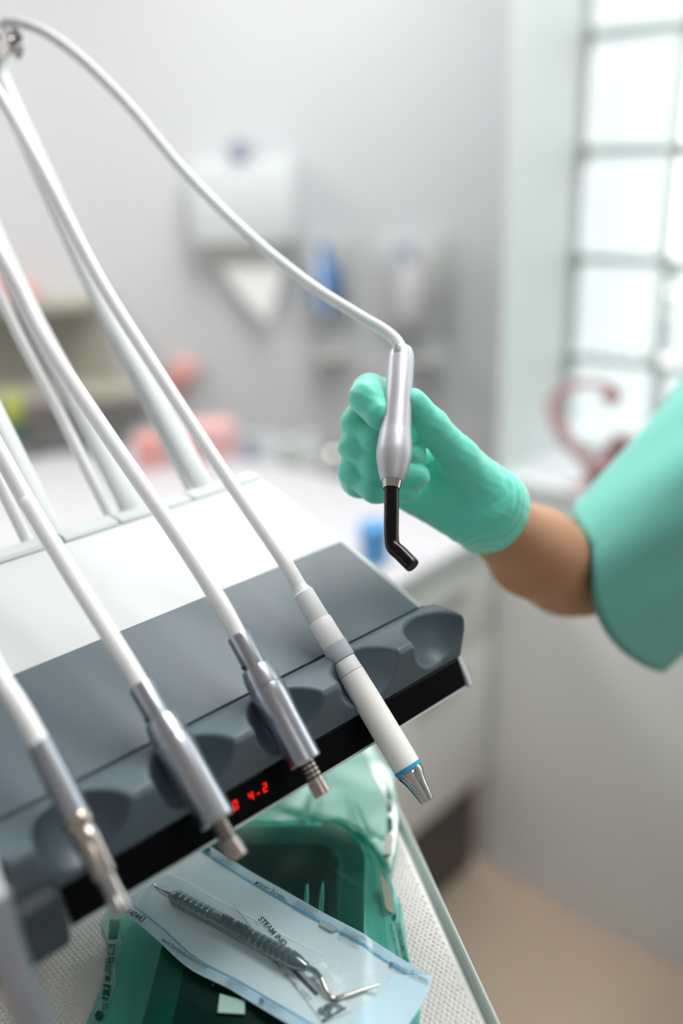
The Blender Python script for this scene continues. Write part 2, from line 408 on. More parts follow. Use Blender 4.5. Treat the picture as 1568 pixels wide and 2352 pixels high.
    for i, (p, e) in enumerate(ADDED_LAMPS):
        where = ['above the person, nearest the window', 'in front of the wall dispensers', 'at the far left of the room', 'behind the viewer'][i]
        t = thing('added_ceiling_light', 'added, unseen white rectangular ceiling light ' + where, 'ceiling light', (p[0], p[1], CEIL), 0, 'added ceiling lights')
        v, f = join(boxvf((p[0] - .31, p[1] - .61, CEIL - .05), (p[0] - .29, p[1] + .61, CEIL)), boxvf((p[0] + .29, p[1] - .61, CEIL - .05), (p[0] + .31, p[1] + .61, CEIL)),
                    boxvf((p[0] - .29, p[1] - .61, CEIL - .05), (p[0] + .29, p[1] - .59, CEIL)), boxvf((p[0] - .29, p[1] + .59, CEIL - .05), (p[0] + .29, p[1] + .61, CEIL)))
        mesh('frame', v, f, m_rail, t, smooth=False)
        box('diffuser', (p[0] - .29, p[1] - .59, CEIL - .04), (p[0] + .29, p[1] + .59, CEIL - .03), m_lampw, t)
room()

# ------------------------------------------------------------------ the dental console
XL = -422.0
def console():
    t = thing('dental_console', 'slate grey and white dental unit console with scalloped front edge and black display strip', 'dental unit', U(0, 0, -60), UROT)
    # white shell: one extruded profile with the pale end plate proud of the front strip
    prof = [(-28, -24), (-36, -43.8), (-35, -45.2), (60, -58), (150, -30), (168, 20), (170, 43), (164, 47.6), (72.7, 24.2), (0, -1.6), (-6, -8)]
    v, f = extrudevf(prof, XL, 0, U); sh = fixn(mesh('shell', v, f, m_white, t, smooth=True, sharp=30)); bevel(sh, .0012)
    prof2 = [(-30, -25), (-40.5, -43.0), (-38.5, -46), (60, -58.5), (60, -30), (-20, -20)]
    v, f = extrudevf(prof2, -2.4, 1.0, U); o = fixn(mesh('end_plate', v, f, m_white, t, smooth=True, sharp=30)); bevel(o, .001)
    # slate top panel laid on the slope
    prof3 = [(0.5, -1.2), (72.4, 24.2), (72.4, 25.3), (0.5, .1)]
    v, f = extrudevf(prof3, XL, -5.6, U); o = fixn(mesh('top_panel', v, f, m_dark, t, smooth=True, sharp=30)); bevel(o, .0004)
    # rear rail in segments
    edges = [0, -62, -121, -162, -222, -282, -342, XL]
    for a, b in zip(edges[:-1], edges[1:]):
        pr = [(163.2, 43), (163.2, 48.6), (166, 50.6), (178, 51), (183, 47), (184, 20), (168, 10)]
        v, f = extrudevf(pr, a - .5, b + .5, U); o = fixn(mesh('rear_rail', v, f, m_rail, t, smooth=True, sharp=30)); bevel(o, .001)
    v, f = extrudevf([(164, 16), (164, 47), (182, 46), (182, 22)], XL + 1, -1, U); fixn(mesh('rail_seam', v, f, m_rail, t, smooth=False))
    # bolster with one scooped rest per instrument
    poly = np.array([(-.7, -.4), (-9, 3.6), (-32.0, 4.4), (-34.6, 1.5), (-30.6, -26.4), (-.7, -26.4)])
    def sdp(q):
        n = len(poly); d = np.full(len(q), 1e9); s = np.ones(len(q))
        for i in range(n):
            a, b = poly[i], poly[(i - 1) % n]; e = b - a; w = q - a
            h = np.clip((w @ e) / (e @ e), 0, 1); bb = w - h[:, None] * e; d = np.minimum(d, (bb ** 2).sum(1))
            c1 = q[:, 1] >= a[1]; c2 = q[:, 1] < b[1]; c3 = e[0] * w[:, 1] > e[1] * w[:, 0]
            fl = (c1 & c2 & c3) | (~c1 & ~c2 & ~c3); s = np.where(fl, -s, s)
        return s * np.sqrt(d)
    def sd(P):
        d = sdp(P[:, 1:3]) ; d = smax(d, P[:, 0] - 0.6, 1.6); d = smax(d, XL - P[:, 0], 2.0)
        k = np.round((P[:, 0] + 23.5) / 60.0); k = np.clip(k, -6, 0); cx = -23.5 + 60.0 * k
        q = np.stack([(P[:, 0] - cx) / 1.0, (P[:, 1] + 37) / 1.08, (P[:, 2] - 4.0) / 1.12], 1)
        s = np.linalg.norm(q, axis=1) - 23.5
        return smax(d, -s, 1.9)
    v, f = nets(sd, (XL - 2, -38, -29), (3, 3, 8), 1.15)
    mesh('instrument_rest', Uv(v), f, m_dark, t)
    # dark joint between top panel and rest
    v, f = extrudevf([(-1, -3), (1, -3), (1, -.9), (-1, -.9)], XL, -1, U); fixn(mesh('seam', v, f, m_gap, t, smooth=False))
    # black gloss display strip and its pale lower lip
    v, f = extrudevf([(-30.8, -26.6), (-38.2, -43.4), (-30, -43), (-24, -27)], -278, -2.6, U); o = fixn(mesh('display_strip', v, f, m_black, t, smooth=True, sharp=30)); bevel(o, .0008)
    v, f = extrudevf([(-38.0, -43.4), (-38.4, -44.6), (-30, -45.5), (-30, -43.4)], -278, -2.6, U); fixn(mesh('lower_lip', v, f, m_lip, t, smooth=False))
    v, f = extrudevf([(-29.5, -19), (-38.5, -25), (-40, -40), (-38, -52), (-24, -60), (-8, -61), (-8, -20)], XL, -279.5, U); o = fixn(mesh('left_cover', v, f, mat('charcoal_plastic', (46, 58, 66), .4), t, smooth=True, sharp=30)); bevel(o, .003, 3)
    # red read-out on the strip
    dn = np.array([-7.4, -16.8]); dn = dn / np.linalg.norm(dn)
    def L(x, y): # x along the strip in mm from its right end, y down the strip
        return U(x, -30.8 + dn[0] * y - .35, -26.6 + dn[1] * y + .15)
    segs = {'a': ((0, 0), (3.0, 0)), 'b': ((3.0, 0), (3.0, 2.9)), 'c': ((3.0, 2.9), (3.0, 5.8)), 'd': ((0, 5.8), (3.0, 5.8)), 'e': ((0, 2.9), (0, 5.8)), 'f': ((0, 0), (0, 2.9)), 'g': ((0, 2.9), (3.0, 2.9))}
    dig = {'0': 'abcdef', '4': 'fgbc', '2': 'abged', '-': 'g'}
    def where(px, py):
        P = (UO - EYE); n = np.array([0, -16.8, 7.4]); n = (UB * n[1] + UZ * n[2]); n /= np.linalg.norm(n)
        r = R3 @ np.array([px - 784., -(py - 1176.), FPX]); q = (U(0, -30.8, -26.6) - EYE) @ n / (r @ n); p = EYE + r * q - UO
        return (p @ UX) * 1000, ((p @ UB * 1000 + 30.8) * dn[0] + (p @ UZ * 1000 + 26.6) * dn[1])
    for ch, px, py in [('0', 534, 1842), ('4', 570, 1822), ('-', 588, 1815), ('2', 602, 1802)]:
        x0, y0 = where(px, py)
        sc = .70 if ch != '-' else .55
        vf = []
        for s_ in dig[ch]:
            (ax, ay), (bx, by) = segs[s_]
            if ch == '-': ay += .8; by += .8
            vf.append(tubevf([L(x0 + ax * sc - ay * .10, y0 + ay * sc), L(x0 + bx * sc - by * .10, y0 + by * sc)], .00027, 6))
        v, f = join(*vf); o = mesh('red_digit', v, f, m_led, t)
    x0, y0 = where(527, 1868); v, f = tubevf([L(x0, y0), L(x0 + .3, y0 + .9)], .0003, 6); mesh('red_digit', v, f, m_led, t)
    # whip arms with a pulley at each top
    AX = [-43, -103, -163, -223, -283, -343]
    for i, ax in enumerate(AX):
        pts = [(177, 44), (185, 57), (210, 86), (244, 124), (295, 178), (350, 253), (402, 325), (412, 345), (405, 357), (390, 364)]
        path = spline([U(ax, b, z) for b, z in pts], 8)
        a = tube('whip_arm', path, .0084, m_arm, t, n=18, ry=.0045, side=UX)
        v, f = lathevf(U(ax - 6, 384, 359), U(ax + 6, 384, 359), [(0, .0105), (.1, .0112), (.25, .0085), (.5, .007), (.75, .0085), (.9, .0112), (1, .0105)], 28)
        mesh('pulley', v, f, m_chrome, a, sharp=35)
    # column that carries the console, and the bracket that carries the tray
    v, f = lathevf(U(-240, 150, 10), np.append(U(-240, 150, 0)[:2], .06), [(0, .045), (.999, .045), (1, .03)], 32); mesh('column', v, f, m_white, t, sharp=35)
    v, f = lathevf(np.append(U(-240, 150, 0)[:2], 0), np.append(U(-240, 150, 0)[:2], .07), [(0, .24), (.35, .24), (.5, .22), (1, .06)], 48); mesh('base', v, f, m_white, t, sharp=35)
    return AX
AX = console()

# ------------------------------------------------------------------ the hoses and handpieces resting on it
def hose_path(x, pts, ax, n=10):
    """along the whip arm's plane, over the pulley and back down behind the arm to the rail"""
    P = [atx(px, py, x) for px, py in pts]
    P += [U(x + (ax - x) * .5, 352, 350) , U(ax, 372, 372), U(ax, 386, 375), U(ax - 2, 399, 366), U(ax - 9, 412, 335), U(ax - 12, 350, 243), U(ax - 12, 296, 169), U(ax - 12, 246, 115), U(ax - 14, 208, 76), U(ax - 14, 182, 47)]
    return spline(P, n)
HR = .0048
def motor(x, rear, end, hpts, ax, label, tip_label=None):
    P0, P1 = atx(*rear, x), atx(*end, x); L = np.linalg.norm(P1 - P0)
    t = thing('motor_handpiece', label, 'dental handpiece', P0, UROT, 'motor handpieces on the console')
    D = lambda a: P0 + (P1 - P0) * a
    tube('hose', hose_path(x, hpts, ax), HR, m_hose, t, 18)
    lathe('collar', P0, D(.205), [(0, .0052), (0.02, .0062), (.1, .0066), (1, .0064)], m_sat, t)
    lathe('shoulder', D(.205), D(.33), [(0, .0066), (.05, .0080), (.45, .0092), (1, .0097)], m_sat, t)
    lathe('motor_body', D(.333), D(.80), [(0, .0096), (.02, .0098), (.12, .0101), (.5, .0096), (.8, .0094), (.985, .0093), (1, .0088)], m_sat, t)
    d = (P1 - P0) / L
    pr = [(0, .0046)]
    for i in range(4):
        a = .04 + i * .13
        pr += [(a, .0046), (a + .01, .0039), (a + .055, .0039), (a + .065, .0046)]
    pr += [(.62, .0046), (.63, .0049), (.98, .0049), (1, .0044)]
    nz = lathe('coupling_nozzle', D(.80), P1, pr, m_warm, t, n=32)
    for i in range(4):
        a = .04 + i * .13 + .032; c = D(.80 + .2 * a)
        _, u, v = frame_of(d); A = np.linspace(0, 2 * math.pi, 25)
        ring = [c + .0041 * (math.cos(q) * u + math.sin(q) * v) for q in A]
        vv, ff = tubevf(ring, .0005, 8); mesh('rubber_ring', vv, ff, m_oring, nz)
    # dark clip on the underside of the collar
    _, u, v = frame_of(d)
    lathe('set_screw', D(.185) - UX * .0060, D(.185) - UX * .0072, [(0, .0012), (1, .0011)], m_oring, t, n=12)
    return t
motor(-145, (546, 1457), (742, 1826), [(552, 1470), (500, 1375), (400, 1220), (250, 1003), (100, 775), (0, 585)], AX[2], 'silver motor handpiece second from the right on the grey rest, beside the ivory scaler')
motor(-205, (322, 1572), (548, 1970), [(332, 1590), (272, 1490), (158, 1310), (70, 1165), (0, 1040)], AX[3], 'silver motor handpiece third from the right, its nozzle over the red digits')

def scaler():
    x = -85; P0, P1 = atx(695, 1360, x), atx(981, 1840, x)
    t = thing('scaler_handpiece', 'ivory scaler handpiece with a cyan ring and steel tip, rightmost on the grey rest', 'dental handpiece', P0, UROT)
    D = lambda a: P0 + (P1 - P0) * a
    tube('hose', hose_path(x, [(697, 1364), (682, 1338), (640, 1270), (520, 1095), (370, 866), (230, 644), (100, 398), (0, 222)], AX[1]), .0044, m_hose, t, 18)
    lathe('strain_relief', D(-.035), D(.0), [(0, .0043), (.5, .0047), (1, .0056)], m_hose, t)
    lathe('rear_collar', D(0), D(.142), [(0, .0056), (.03, .0062), (.96, .0065), (1, .0062)], m_porc2, t)
    lathe('upper_sleeve', D(.142), D(.262), [(0, .0066), (.04, .0070), (.97, .0073), (1, .0072)], m_porc2, t)
    lathe('grey_band', D(.262), D(.337), [(0, .0077), (.97, .0078), (1, .0076)], m_ringg, t)
    lathe('lower_sleeve', D(.339), D(.401), [(0, .0070), (.05, .0073), (1, .0076)], m_porc2, t)
    lathe('grip', D(.403), D(.842), [(0, .0076), (.01, .0077), (.3, .0081), (.62, .0082), (1, .0082)], m_porc, t)
    lathe('cyan_band', D(.842), D(.858), [(0, .0083), (1, .0083)], m_blue, t)
    lathe('steel_tip', D(.858), D(1), [(0, .0078), (.05, .0079), (.16, .0075), (.3, .0064), (.5, .0055), (.95, .0041), (.97, .0038), (1, .0037), (1.0, .0026), (.9, .002)], m_chrome, t, cap=False) if False else \
    lathe('steel_tip', D(.858), D(1), [(0, .0078), (.05, .0079), (.16, .0075), (.3, .0064), (.5, .0055), (.96, .0040), (1, .0037)], m_chrome, t)
scaler()

def turbine():
    x = -265; P0, P1 = atx(90, 1705, x), atx(284, 2098, x)
    t = thing('turbine_handpiece', 'long silver turbine coupling with brassy knurled sleeve, left of both motor handpieces', 'dental handpiece', P0, UROT)
    D = lambda a: P0 + (P1 - P0) * a
    tube('hose', hose_path(x, [(94, 1714), (45, 1625), (0, 1555), (-60, 1450), (-200, 1220)], AX[4]), HR, m_hose, t, 18)
    lathe('collar', D(0), D(.44), [(0, .0052), (.02, .0060), (.5, .0064), (1, .0064)], m_sat, t)
    lathe('knurled_sleeve', D(.44), D(.60), [(0, .0066), (.15, .0071), (.35, .0071), (.45, .0060), (.6, .0060), (.7, .0066), (1, .0066)], m_warm, t)
    lathe('barrel', D(.60), D(.79), [(0, .0066), (.1, .0061), (.92, .0057), (1, .0050)], m_warm, t)
    lathe('steel_end', D(.79), D(1), [(0, .0044), (.05, .0046), (.95, .0044), (1, .0040)], m_chrome, t)
turbine()

def syringe():
    P = [at(-70, 1900, .345), at(-20, 2060, .345), at(20, 2200, .348), at(70, 2330, .352), at(110, 2440, .356)]
    t = thing('air_water_syringe', 'blurred pale metal syringe barrel crossing the bottom left corner', 'dental syringe', P[0], UROT)
    tube('barrel', spline(P[1:], 10), .0068, m_sat, t, 28)
    x, ax = -325, AX[5]
    Q = [P[1], P[0], at(-130, 1760, .35), at(-230, 1500, .385), U(x, 180, 175), U(x, 270, 265), U(x - 9, 352, 350), U(ax, 372, 372), U(ax, 386, 375), U(ax - 2, 399, 366), U(ax - 9, 412, 335), U(ax - 12, 350, 243), U(ax - 12, 246, 115), U(ax - 14, 208, 76), U(ax - 14, 182, 47)]
    tube('hose', spline(Q, 10), .0048, m_hose, t, 18)
syringe()

# ------------------------------------------------------------------ the tray under the console
TZ = HC - .45                                    # its top surface
def tray():
    a, b = atz(915, 1880, TZ + .004), atz(1130, 2352, TZ + .004); d = (a - b) / np.linalg.norm(a - b); rgt = np.array([d[1], -d[0], 0])
    def T(x, y, z): return b + rgt * x + d * y + np.array([0, 0, z - .004])
    rot = math.atan2(rgt[1], rgt[0])
    t = thing('instrument_tray', 'pale grey rimmed tray with a dimpled mat, below the console', 'tray', T(-.16, .08, 0), rot)
    Wd, y0, y1 = .345, -.12, .24
    box('tray_base', (-Wd, y0, -.006), (.001, y1, -.0012), m_tray, t, fr=T, bev=.002)
    prof = [(-.0035, -.006), (.0012, -.006), (.0035, .0062), (.0022, .0072), (.0008, .0062), (-.0012, -.0008), (-.0035, -.0010)]
    V, F = [], []
    for y in (y0, y1):
        for x, z in prof: V.append(T(x, y, z))
    n = len(prof); F = [(i, (i + 1) % n, (i + 1) % n + n, i + n) for i in range(n)] + [tuple(range(n)), tuple(range(n, 2 * n))[::-1]]
    fixn(mesh('rim', V, F, m_lip, t, smooth=True, sharp=40))
    V = [p - rgt * 0 for p in []]
    V = []
    for y in (y0, y1):
        for x, z in prof: V.append(T(-Wd - x, y, z))
    fixn(mesh('rim', V, F, m_lip, t, smooth=True, sharp=40))
    # dimpled silicone mat: a real relief of small raised cells
    m = mat('dimpled_silicone_mat', (205, 206, 202), .3, coat=.15)
    s = .0032; nx, ny = int((Wd - .008) / s), int((y1 - y0 - .004) / (s * .866)); V = []; F = []
    for j in range(ny):
        for i in range(nx):
            cx, cy = -Wd + .005 + (i + (j % 2) * .5) * s, y0 + .002 + j * s * .866
            k = len(V); V.append(T(cx, cy, .0009 + rng.random() * .0006))
            for q in range(6):
                an = q * math.pi / 3 + math.pi / 6; V.append(T(cx + math.cos(an) * s * .5, cy + math.sin(an) * s * .5, 0))
            for q in range(6): F.append((k, k + 1 + q, k + 1 + (q + 1) % 6))
    o = mesh('mat_dimples', V, F, m, t, smooth=True); o['kind'] = 'stuff'
    box('mat_sheet', (-Wd + .003, y0 + .001, -.0011), (-.003, y1 - .001, .0001), m, t, fr=T)
    # bracket back to the console's column
    c = U(-240, 150, 0); tube('tray_bracket', spline([np.array([c[0], c[1], TZ - .03]), T(-.20, .28, -.028), T(-.20, .12, -.016)], 8), .009, m_white, t, 16)
    return T
TR = tray()

def text(name, body, P0, P1, size_r, m, parent, zf, off=.0004, font_shear=0, vertical=False, bold=0.012, hmul=1.0):
    """lettering from P0 to P1 along its baseline; its height keeps the font's proportions times hmul"""
    cu = bpy.data.curves.new('lettering', 'FONT'); cu.body = body; cu.resolution_u = 3; cu.align_x = 'LEFT'; cu.fill_mode = 'FRONT'; cu.dimensions = '2D'; cu.offset = bold; cu.shear = font_shear; cu.space_character = 1.0
    tmp = bpy.data.objects.new('lettering', cu); me = bpy.data.meshes.new_from_object(tmp)
    n = len(me.vertices); c = np.zeros(n * 3); me.vertices.foreach_get('co', c); c = c.reshape(-1, 3)
    F = [tuple(p.vertices) for p in me.polygons]
    bpy.data.objects.remove(tmp); bpy.data.curves.remove(cu); bpy.data.meshes.remove(me)
    x0, x1 = c[:, 0].min(), c[:, 0].max(); P0, P1 = np.asarray(P0, float), np.asarray(P1, float)
    e = P1 - P0; e[2] = 0; L = np.linalg.norm(e); e /= L; n_ = np.array([-e[1], e[0], 0]); sc = L / (x1 - x0)
    V = P0 + (c[:, :1] - x0) * sc * e + c[:, 1:2] * sc * hmul * size_r * n_
    if zf is not None: V[:, 2] = zf(V[:, 0], V[:, 1]) + off
    return mesh(name, V, F, m, parent, smooth=False)

# heights of the packs lying in the tray, in metres of world z, over world x and y
BZ = .026                                        # height of the basin
def rr(x, y, x0, x1, y0, y1, r):
    cx, cy = (x0 + x1) / 2, (y0 + y1) / 2
    qx, qy = np.abs(x - cx) - ((x1 - x0) / 2 - r), np.abs(y - cy) - ((y1 - y0) / 2 - r)
    return np.hypot(np.maximum(qx, 0), np.maximum(qy, 0)) + np.minimum(np.maximum(qx, qy), 0) - r
BX = (-.112, .004, .305, .497)
def bd(x, y):
    a = math.radians(2.5); X = x * math.cos(a) - (y - .4) * math.sin(a); Y = x * math.sin(a) + (y - .4) * math.cos(a) + .4
    return rr(X, Y, *BX, .030)
def wrinkle(x, y):
    return .0007 * np.sin(90 * x + 40 * y + 2 * np.sin(55 * y)) + .0006 * np.sin(-70 * x + 110 * y + 1.5 * np.sin(80 * x))
CR = [((-.10, .52), (-.02, .505)), ((-.06, .545), (.03, .50)), ((.035, .53), (-.005, .475)), ((.03, .49), (.0, .45)), ((-.02, .56), (-.03, .50)), ((.012, .52), (-.04, .515)), ((.02, .44), (.015, .36)), ((.028, .47), (.022, .40)),
      ((-.14, .46), (-.12, .38)), ((-.145, .42), (-.13, .33)), ((-.03, .47), (.01, .43)), ((-.08, .50), (-.05, .46)), ((.0, .55), (.02, .47)), ((-.12, .50), (-.15, .43))]
def crease(x, y, amp=.0012, w=.0016):
    z = 0 * x
    for i, ((ax, ay), (bx, by)) in enumerate(CR):
        ex, ey = bx - ax, by - ay; L = ex * ex + ey * ey; t = np.clip(((x - ax) * ex + (y - ay) * ey) / L, 0, 1)
        px, py = ax + t * ex, ay + t * ey; d = np.hypot(x - px, y - py); z = z + amp * (.6 + .4 * math.sin(i * 2.1)) * np.sin(math.pi * np.clip(t, .02, .98)) * np.exp(-d / w)
    return z
def z_mint(x, y, cr=1.0):
    d = bd(x, y); t = np.clip(1 - (d - .001) / .017, 0, 1); t = t * t * (3 - 2 * t)
    ins = np.clip(-d / .03, 0, 1)
    return TZ + .0022 + (BZ + .0012) * t - .0012 * ins + cr * (wrinkle(x, y) * (.35 + .6 * t * (1 - ins * .5)) + crease(x, y))
E_AX = None
def z_blue(x, y):
    b = TZ + BZ + .0060 + .0010 * np.sin(38 * x + 30 * y) + .0006 * np.sin(95 * x - 60 * y) - np.clip(.395 - y, 0, 1) * .05 * np.clip((x - .002) / .02, 0, 1)
    return smax(b, z_mint(x, y, 0.0) + .0034, .003)
def sheet(name, left, right, zf, m, parent, nu=50, nv=40, dz=0.0, u0=0.0, u1=1.0, zref=TZ + .015):
    """a sheet between two edge lines given as pixels; its relief comes from zf"""
    Lp, Rp = spline([atz(x, y, zref) for x, y in left], 12), spline([atz(x, y, zref) for x, y in right], 12)
    def rs(P, n):
        s = np.r_[0, np.cumsum(np.linalg.norm(np.diff(P, axis=0), axis=1))]; q = np.linspace(0, s[-1], n); return np.stack([np.interp(q, s, P[:, i]) for i in range(3)], 1)
    A, B = rs(Lp, nv), rs(Rp, nv); V = []; us = np.linspace(u0, u1, nu)
    for j in range(nv):
        for u in us: V.append(A[j] * (1 - u) + B[j] * u)
    V = np.array(V); V[:, 2] = zf(V[:, 0], V[:, 1]) + dz
    F = [(j * nu + i, j * nu + i + 1, (j + 1) * nu + i + 1, (j + 1) * nu + i) for j in range(nv - 1) for i in range(nu - 1)]
    o = mesh(name, V, F, m, parent)
    if parent is None: return o
    return o

def basin():
    t = thing('instrument_basin', 'steel basin with painted-in shade and rounded corners sealed inside the mint film', 'tray', (-.055, .37, TZ + .001), 0)
    a = -math.radians(2.5)
    def ring(off, z, r, n=12):
        x0, x1, y0, y1 = BX[0] + off, BX[1] - off, BX[2] + off, BX[3] - off; P = []
        for cx, cy, s in [(x1 - r, y1 - r, 0), (x0 + r, y1 - r, 1), (x0 + r, y0 + r, 2), (x1 - r, y0 + r, 3)]:
            for i in range(n + 1):
                q = math.pi / 2 * (s + i / n); P.append((cx + r * math.cos(q), cy + r * math.sin(q)))
        return [np.array([p[0] * math.cos(-a * -1) - (p[1] - .4) * math.sin(a), p[0] * math.sin(a) + (p[1] - .4) * math.cos(a) + .4, TZ + z]) for p in P]
    prof = [(.002, BZ - .003, .028), (0, BZ - .002, .030), (.0005, BZ, .030), (.002, BZ + .0004, .029), (.014, BZ + .0002, .020), (.0160, BZ - .001, .018), (.0175, BZ - .004, .017), (.024, .0035, .012), (.027, .0018, .010), (.034, .0015, .006)]
    V = []; N = 52
    for off, z, r in prof: V += ring(off, z, r)
    F = [(i * N + j, i * N + (j + 1) % N, (i + 1) * N + (j + 1) % N, (i + 1) * N + j) for i in range(len(prof) - 1) for j in range(N)]
    F.append(tuple(range((len(prof) - 1) * N, len(prof) * N)))
    nf = 5 * N; fixn(mesh('rim_flange', V[:6 * N], F[:nf], m_flange, t, sharp=50))
    o = fixn(mesh('bowl', V[5 * N:], [tuple(i - 5 * N for i in f) for f in F[nf:]], m_basin, t, sharp=50))
    s = o.modifiers.new('solid', 'SOLIDIFY'); s.thickness = .0008; s.offset = -1
    # instruments standing dark at the bottom of the basin: two slim mirror handles
    for i, (x, y) in enumerate([(-.034, .470), (-.024, .465)]):
        v, f = lathevf((x, y - .12, TZ + .006 + .002 * i), (x + .004, y, TZ + .008 + .002 * i), [(0, .002), (.1, .0028), (.9, .0028), (1, .0015)], 16); mesh('slim_handle', v, f, m_chrome, t, sharp=40)
basin()

def mint_pouch():
    t = thing('sterile_pouch', 'large mint green film pouch wrapped over the steel basin, printed dark along its edges', 'pouch', (-.06, .40, TZ + .0004), 0)
    Lf = [(420, 1880), (330, 1985), (238, 2105), (252, 2180), (236, 2260), (200, 2352), (165, 2460), (130, 2640)]
    Rt = [(905, 1760), (900, 1850), (882, 1975), (900, 2030), (922, 2080), (930, 2130), (938, 2190), (964, 2290), (964, 2352), (960, 2460), (960, 2640)]
    zlow = lambda x, y: TZ + .0016 + 0 * x
    o = sheet('paper_back', Lf, Rt, zlow, m_paper, t, 30, 20, zref=TZ + .002)
    sheet('film_front', Lf, Rt, z_mint, m_mint, t, 110, 110, zref=TZ + .002, u0=.045, u1=.93)
    sheet('seal_strip', Lf, Rt, z_mint, m_mintstrip, t, 12, 80, zref=TZ + .002, u0=.0, u1=.045, dz=.0003)
    sheet('seal_strip', Lf, Rt, z_mint, m_mint2, t, 14, 80, zref=TZ + .002, u0=.925, u1=1.0, dz=.0003)
    g = lambda x, y: atz(x, y, TZ + .003)
    k = dict(zf=z_mint, off=.0009)
    # right strip
    text('lettering', 'STERIDIAMOND', g(908, 2122), g(927, 2212), 1.0, m_inkt, t, **k)
    text('lettering', 'EN ISO 11607-1/-2  EN 868', g(895, 2126), g(912, 2204), 1.0, m_inkt, t, **k)
    text('lettering', 'MEDICAL, MARKING\nMEDICAL MARKING', g(871, 1990), g(886, 2046), .9, m_inkt, t, **k)
    def quad(name, pts, m):
        P = np.array([g(*p) for p in pts]); V = []; n = 6
        for j in range(n):
            for i in range(n):
                u, w = i / (n - 1), j / (n - 1); V.append((P[0] * (1 - u) + P[1] * u) * (1 - w) + (P[3] * (1 - u) + P[2] * u) * w)
        V = np.array(V); V[:, 2] = z_mint(V[:, 0], V[:, 1]) + .0009
        mesh(name, V, [(j * n + i, j * n + i + 1, (j + 1) * n + i + 1, (j + 1) * n + i) for j in range(n - 1) for i in range(n - 1)], m, t)
    quad('indicator_patch', [(872, 2040), (894, 2036), (906, 2096), (885, 2100)], m_indo)
    V = [g(900, 2103), g(908, 2101), g(911, 2105), g(907, 2115), g(899, 2107)]; V = np.array(V); V[:, 2] = z_mint(V[:, 0], V[:, 1]) + .0011
    mesh('gem_mark', V, [(0, 1, 2, 3, 4)], m_inkt, t, smooth=False)
    # left strip
    quad('indicator_patch', [(252, 2110), (275, 2112), (270, 2156), (249, 2156)], mat('deep_green_patch', (8, 110, 92), .6))
    def line(pts, w=.00025):
        P = np.array([g(*p) for p in pts]); P[:, 2] = z_mint(P[:, 0], P[:, 1]) + .001; v, f = tubevf(P, w, 5); mesh('printed_mark', v, f, m_inkt, t)
    line([(250, 2172), (262, 2172), (260, 2193), (248, 2193), (250, 2172), (246, 2168), (255, 2176), (266, 2170)])
    line([(252, 2202), (262, 2202), (261, 2212), (251, 2212), (252, 2202)])
    text('lettering', 'REF', g(259, 2212), g(260, 2203), 1.0, m_inkt, t, **k)
    text('lettering', 'SUPT008', g(255, 2239), g(258, 2214), 1.1, m_inkt, t, **k)
    text('lettering', 'STERIL', g(249, 2232), g(252, 2197), .8, m_inkt, t, **k)
    quad('printed_block', [(243, 2240), (254, 2244), (251, 2252), (241, 2250)], m_inkt)
    line([(238, 2262), (252, 2264), (249, 2276), (237, 2274)], .0005); line([(236, 2280), (250, 2282), (247, 2294), (235, 2290)], .0005)
    text('lettering', 'CE', g(247, 2318), g(250, 2302), 1.2, m_inkt, t, **k)
    A = np.linspace(0, 2 * math.pi, 19); line([(228 + 8 * math.cos(q), 2332 + 9 * math.sin(q)) for q in A], .0005); line([(228 + 4 * math.cos(q), 2332 + 5 * math.sin(q)) for q in A], .0007)
    text('lettering', 'Sd', g(556, 2318), g(506, 2314), 1.1, m_inkt, t, zf=z_mint, off=.0032)
mint_pouch()

def paper_tag():
    P = [atz(505, 2284, TZ + BZ + .004), atz(562, 2300, TZ + BZ + .004), atz(562, 2330, TZ + BZ + .004), atz(500, 2328, TZ + BZ + .004)]
    P = np.array(P); P[:, 2] = z_mint(P[:, 0], P[:, 1]) + .0018
    V = np.vstack([P, P + [0, 0, .0004]]); F = [(3, 2, 1, 0), (4, 5, 6, 7), (0, 1, 5, 4), (1, 2, 6, 5), (2, 3, 7, 6), (3, 0, 4, 7)]
    o = fixn(mesh('paper_tag', V, F, mat('pale_mint_paper', (176, 212, 200), .8), smooth=False)); setp(o, 'small pale paper tag peeping out under the lower edge of the blue pouch', 'tag')
paper_tag()

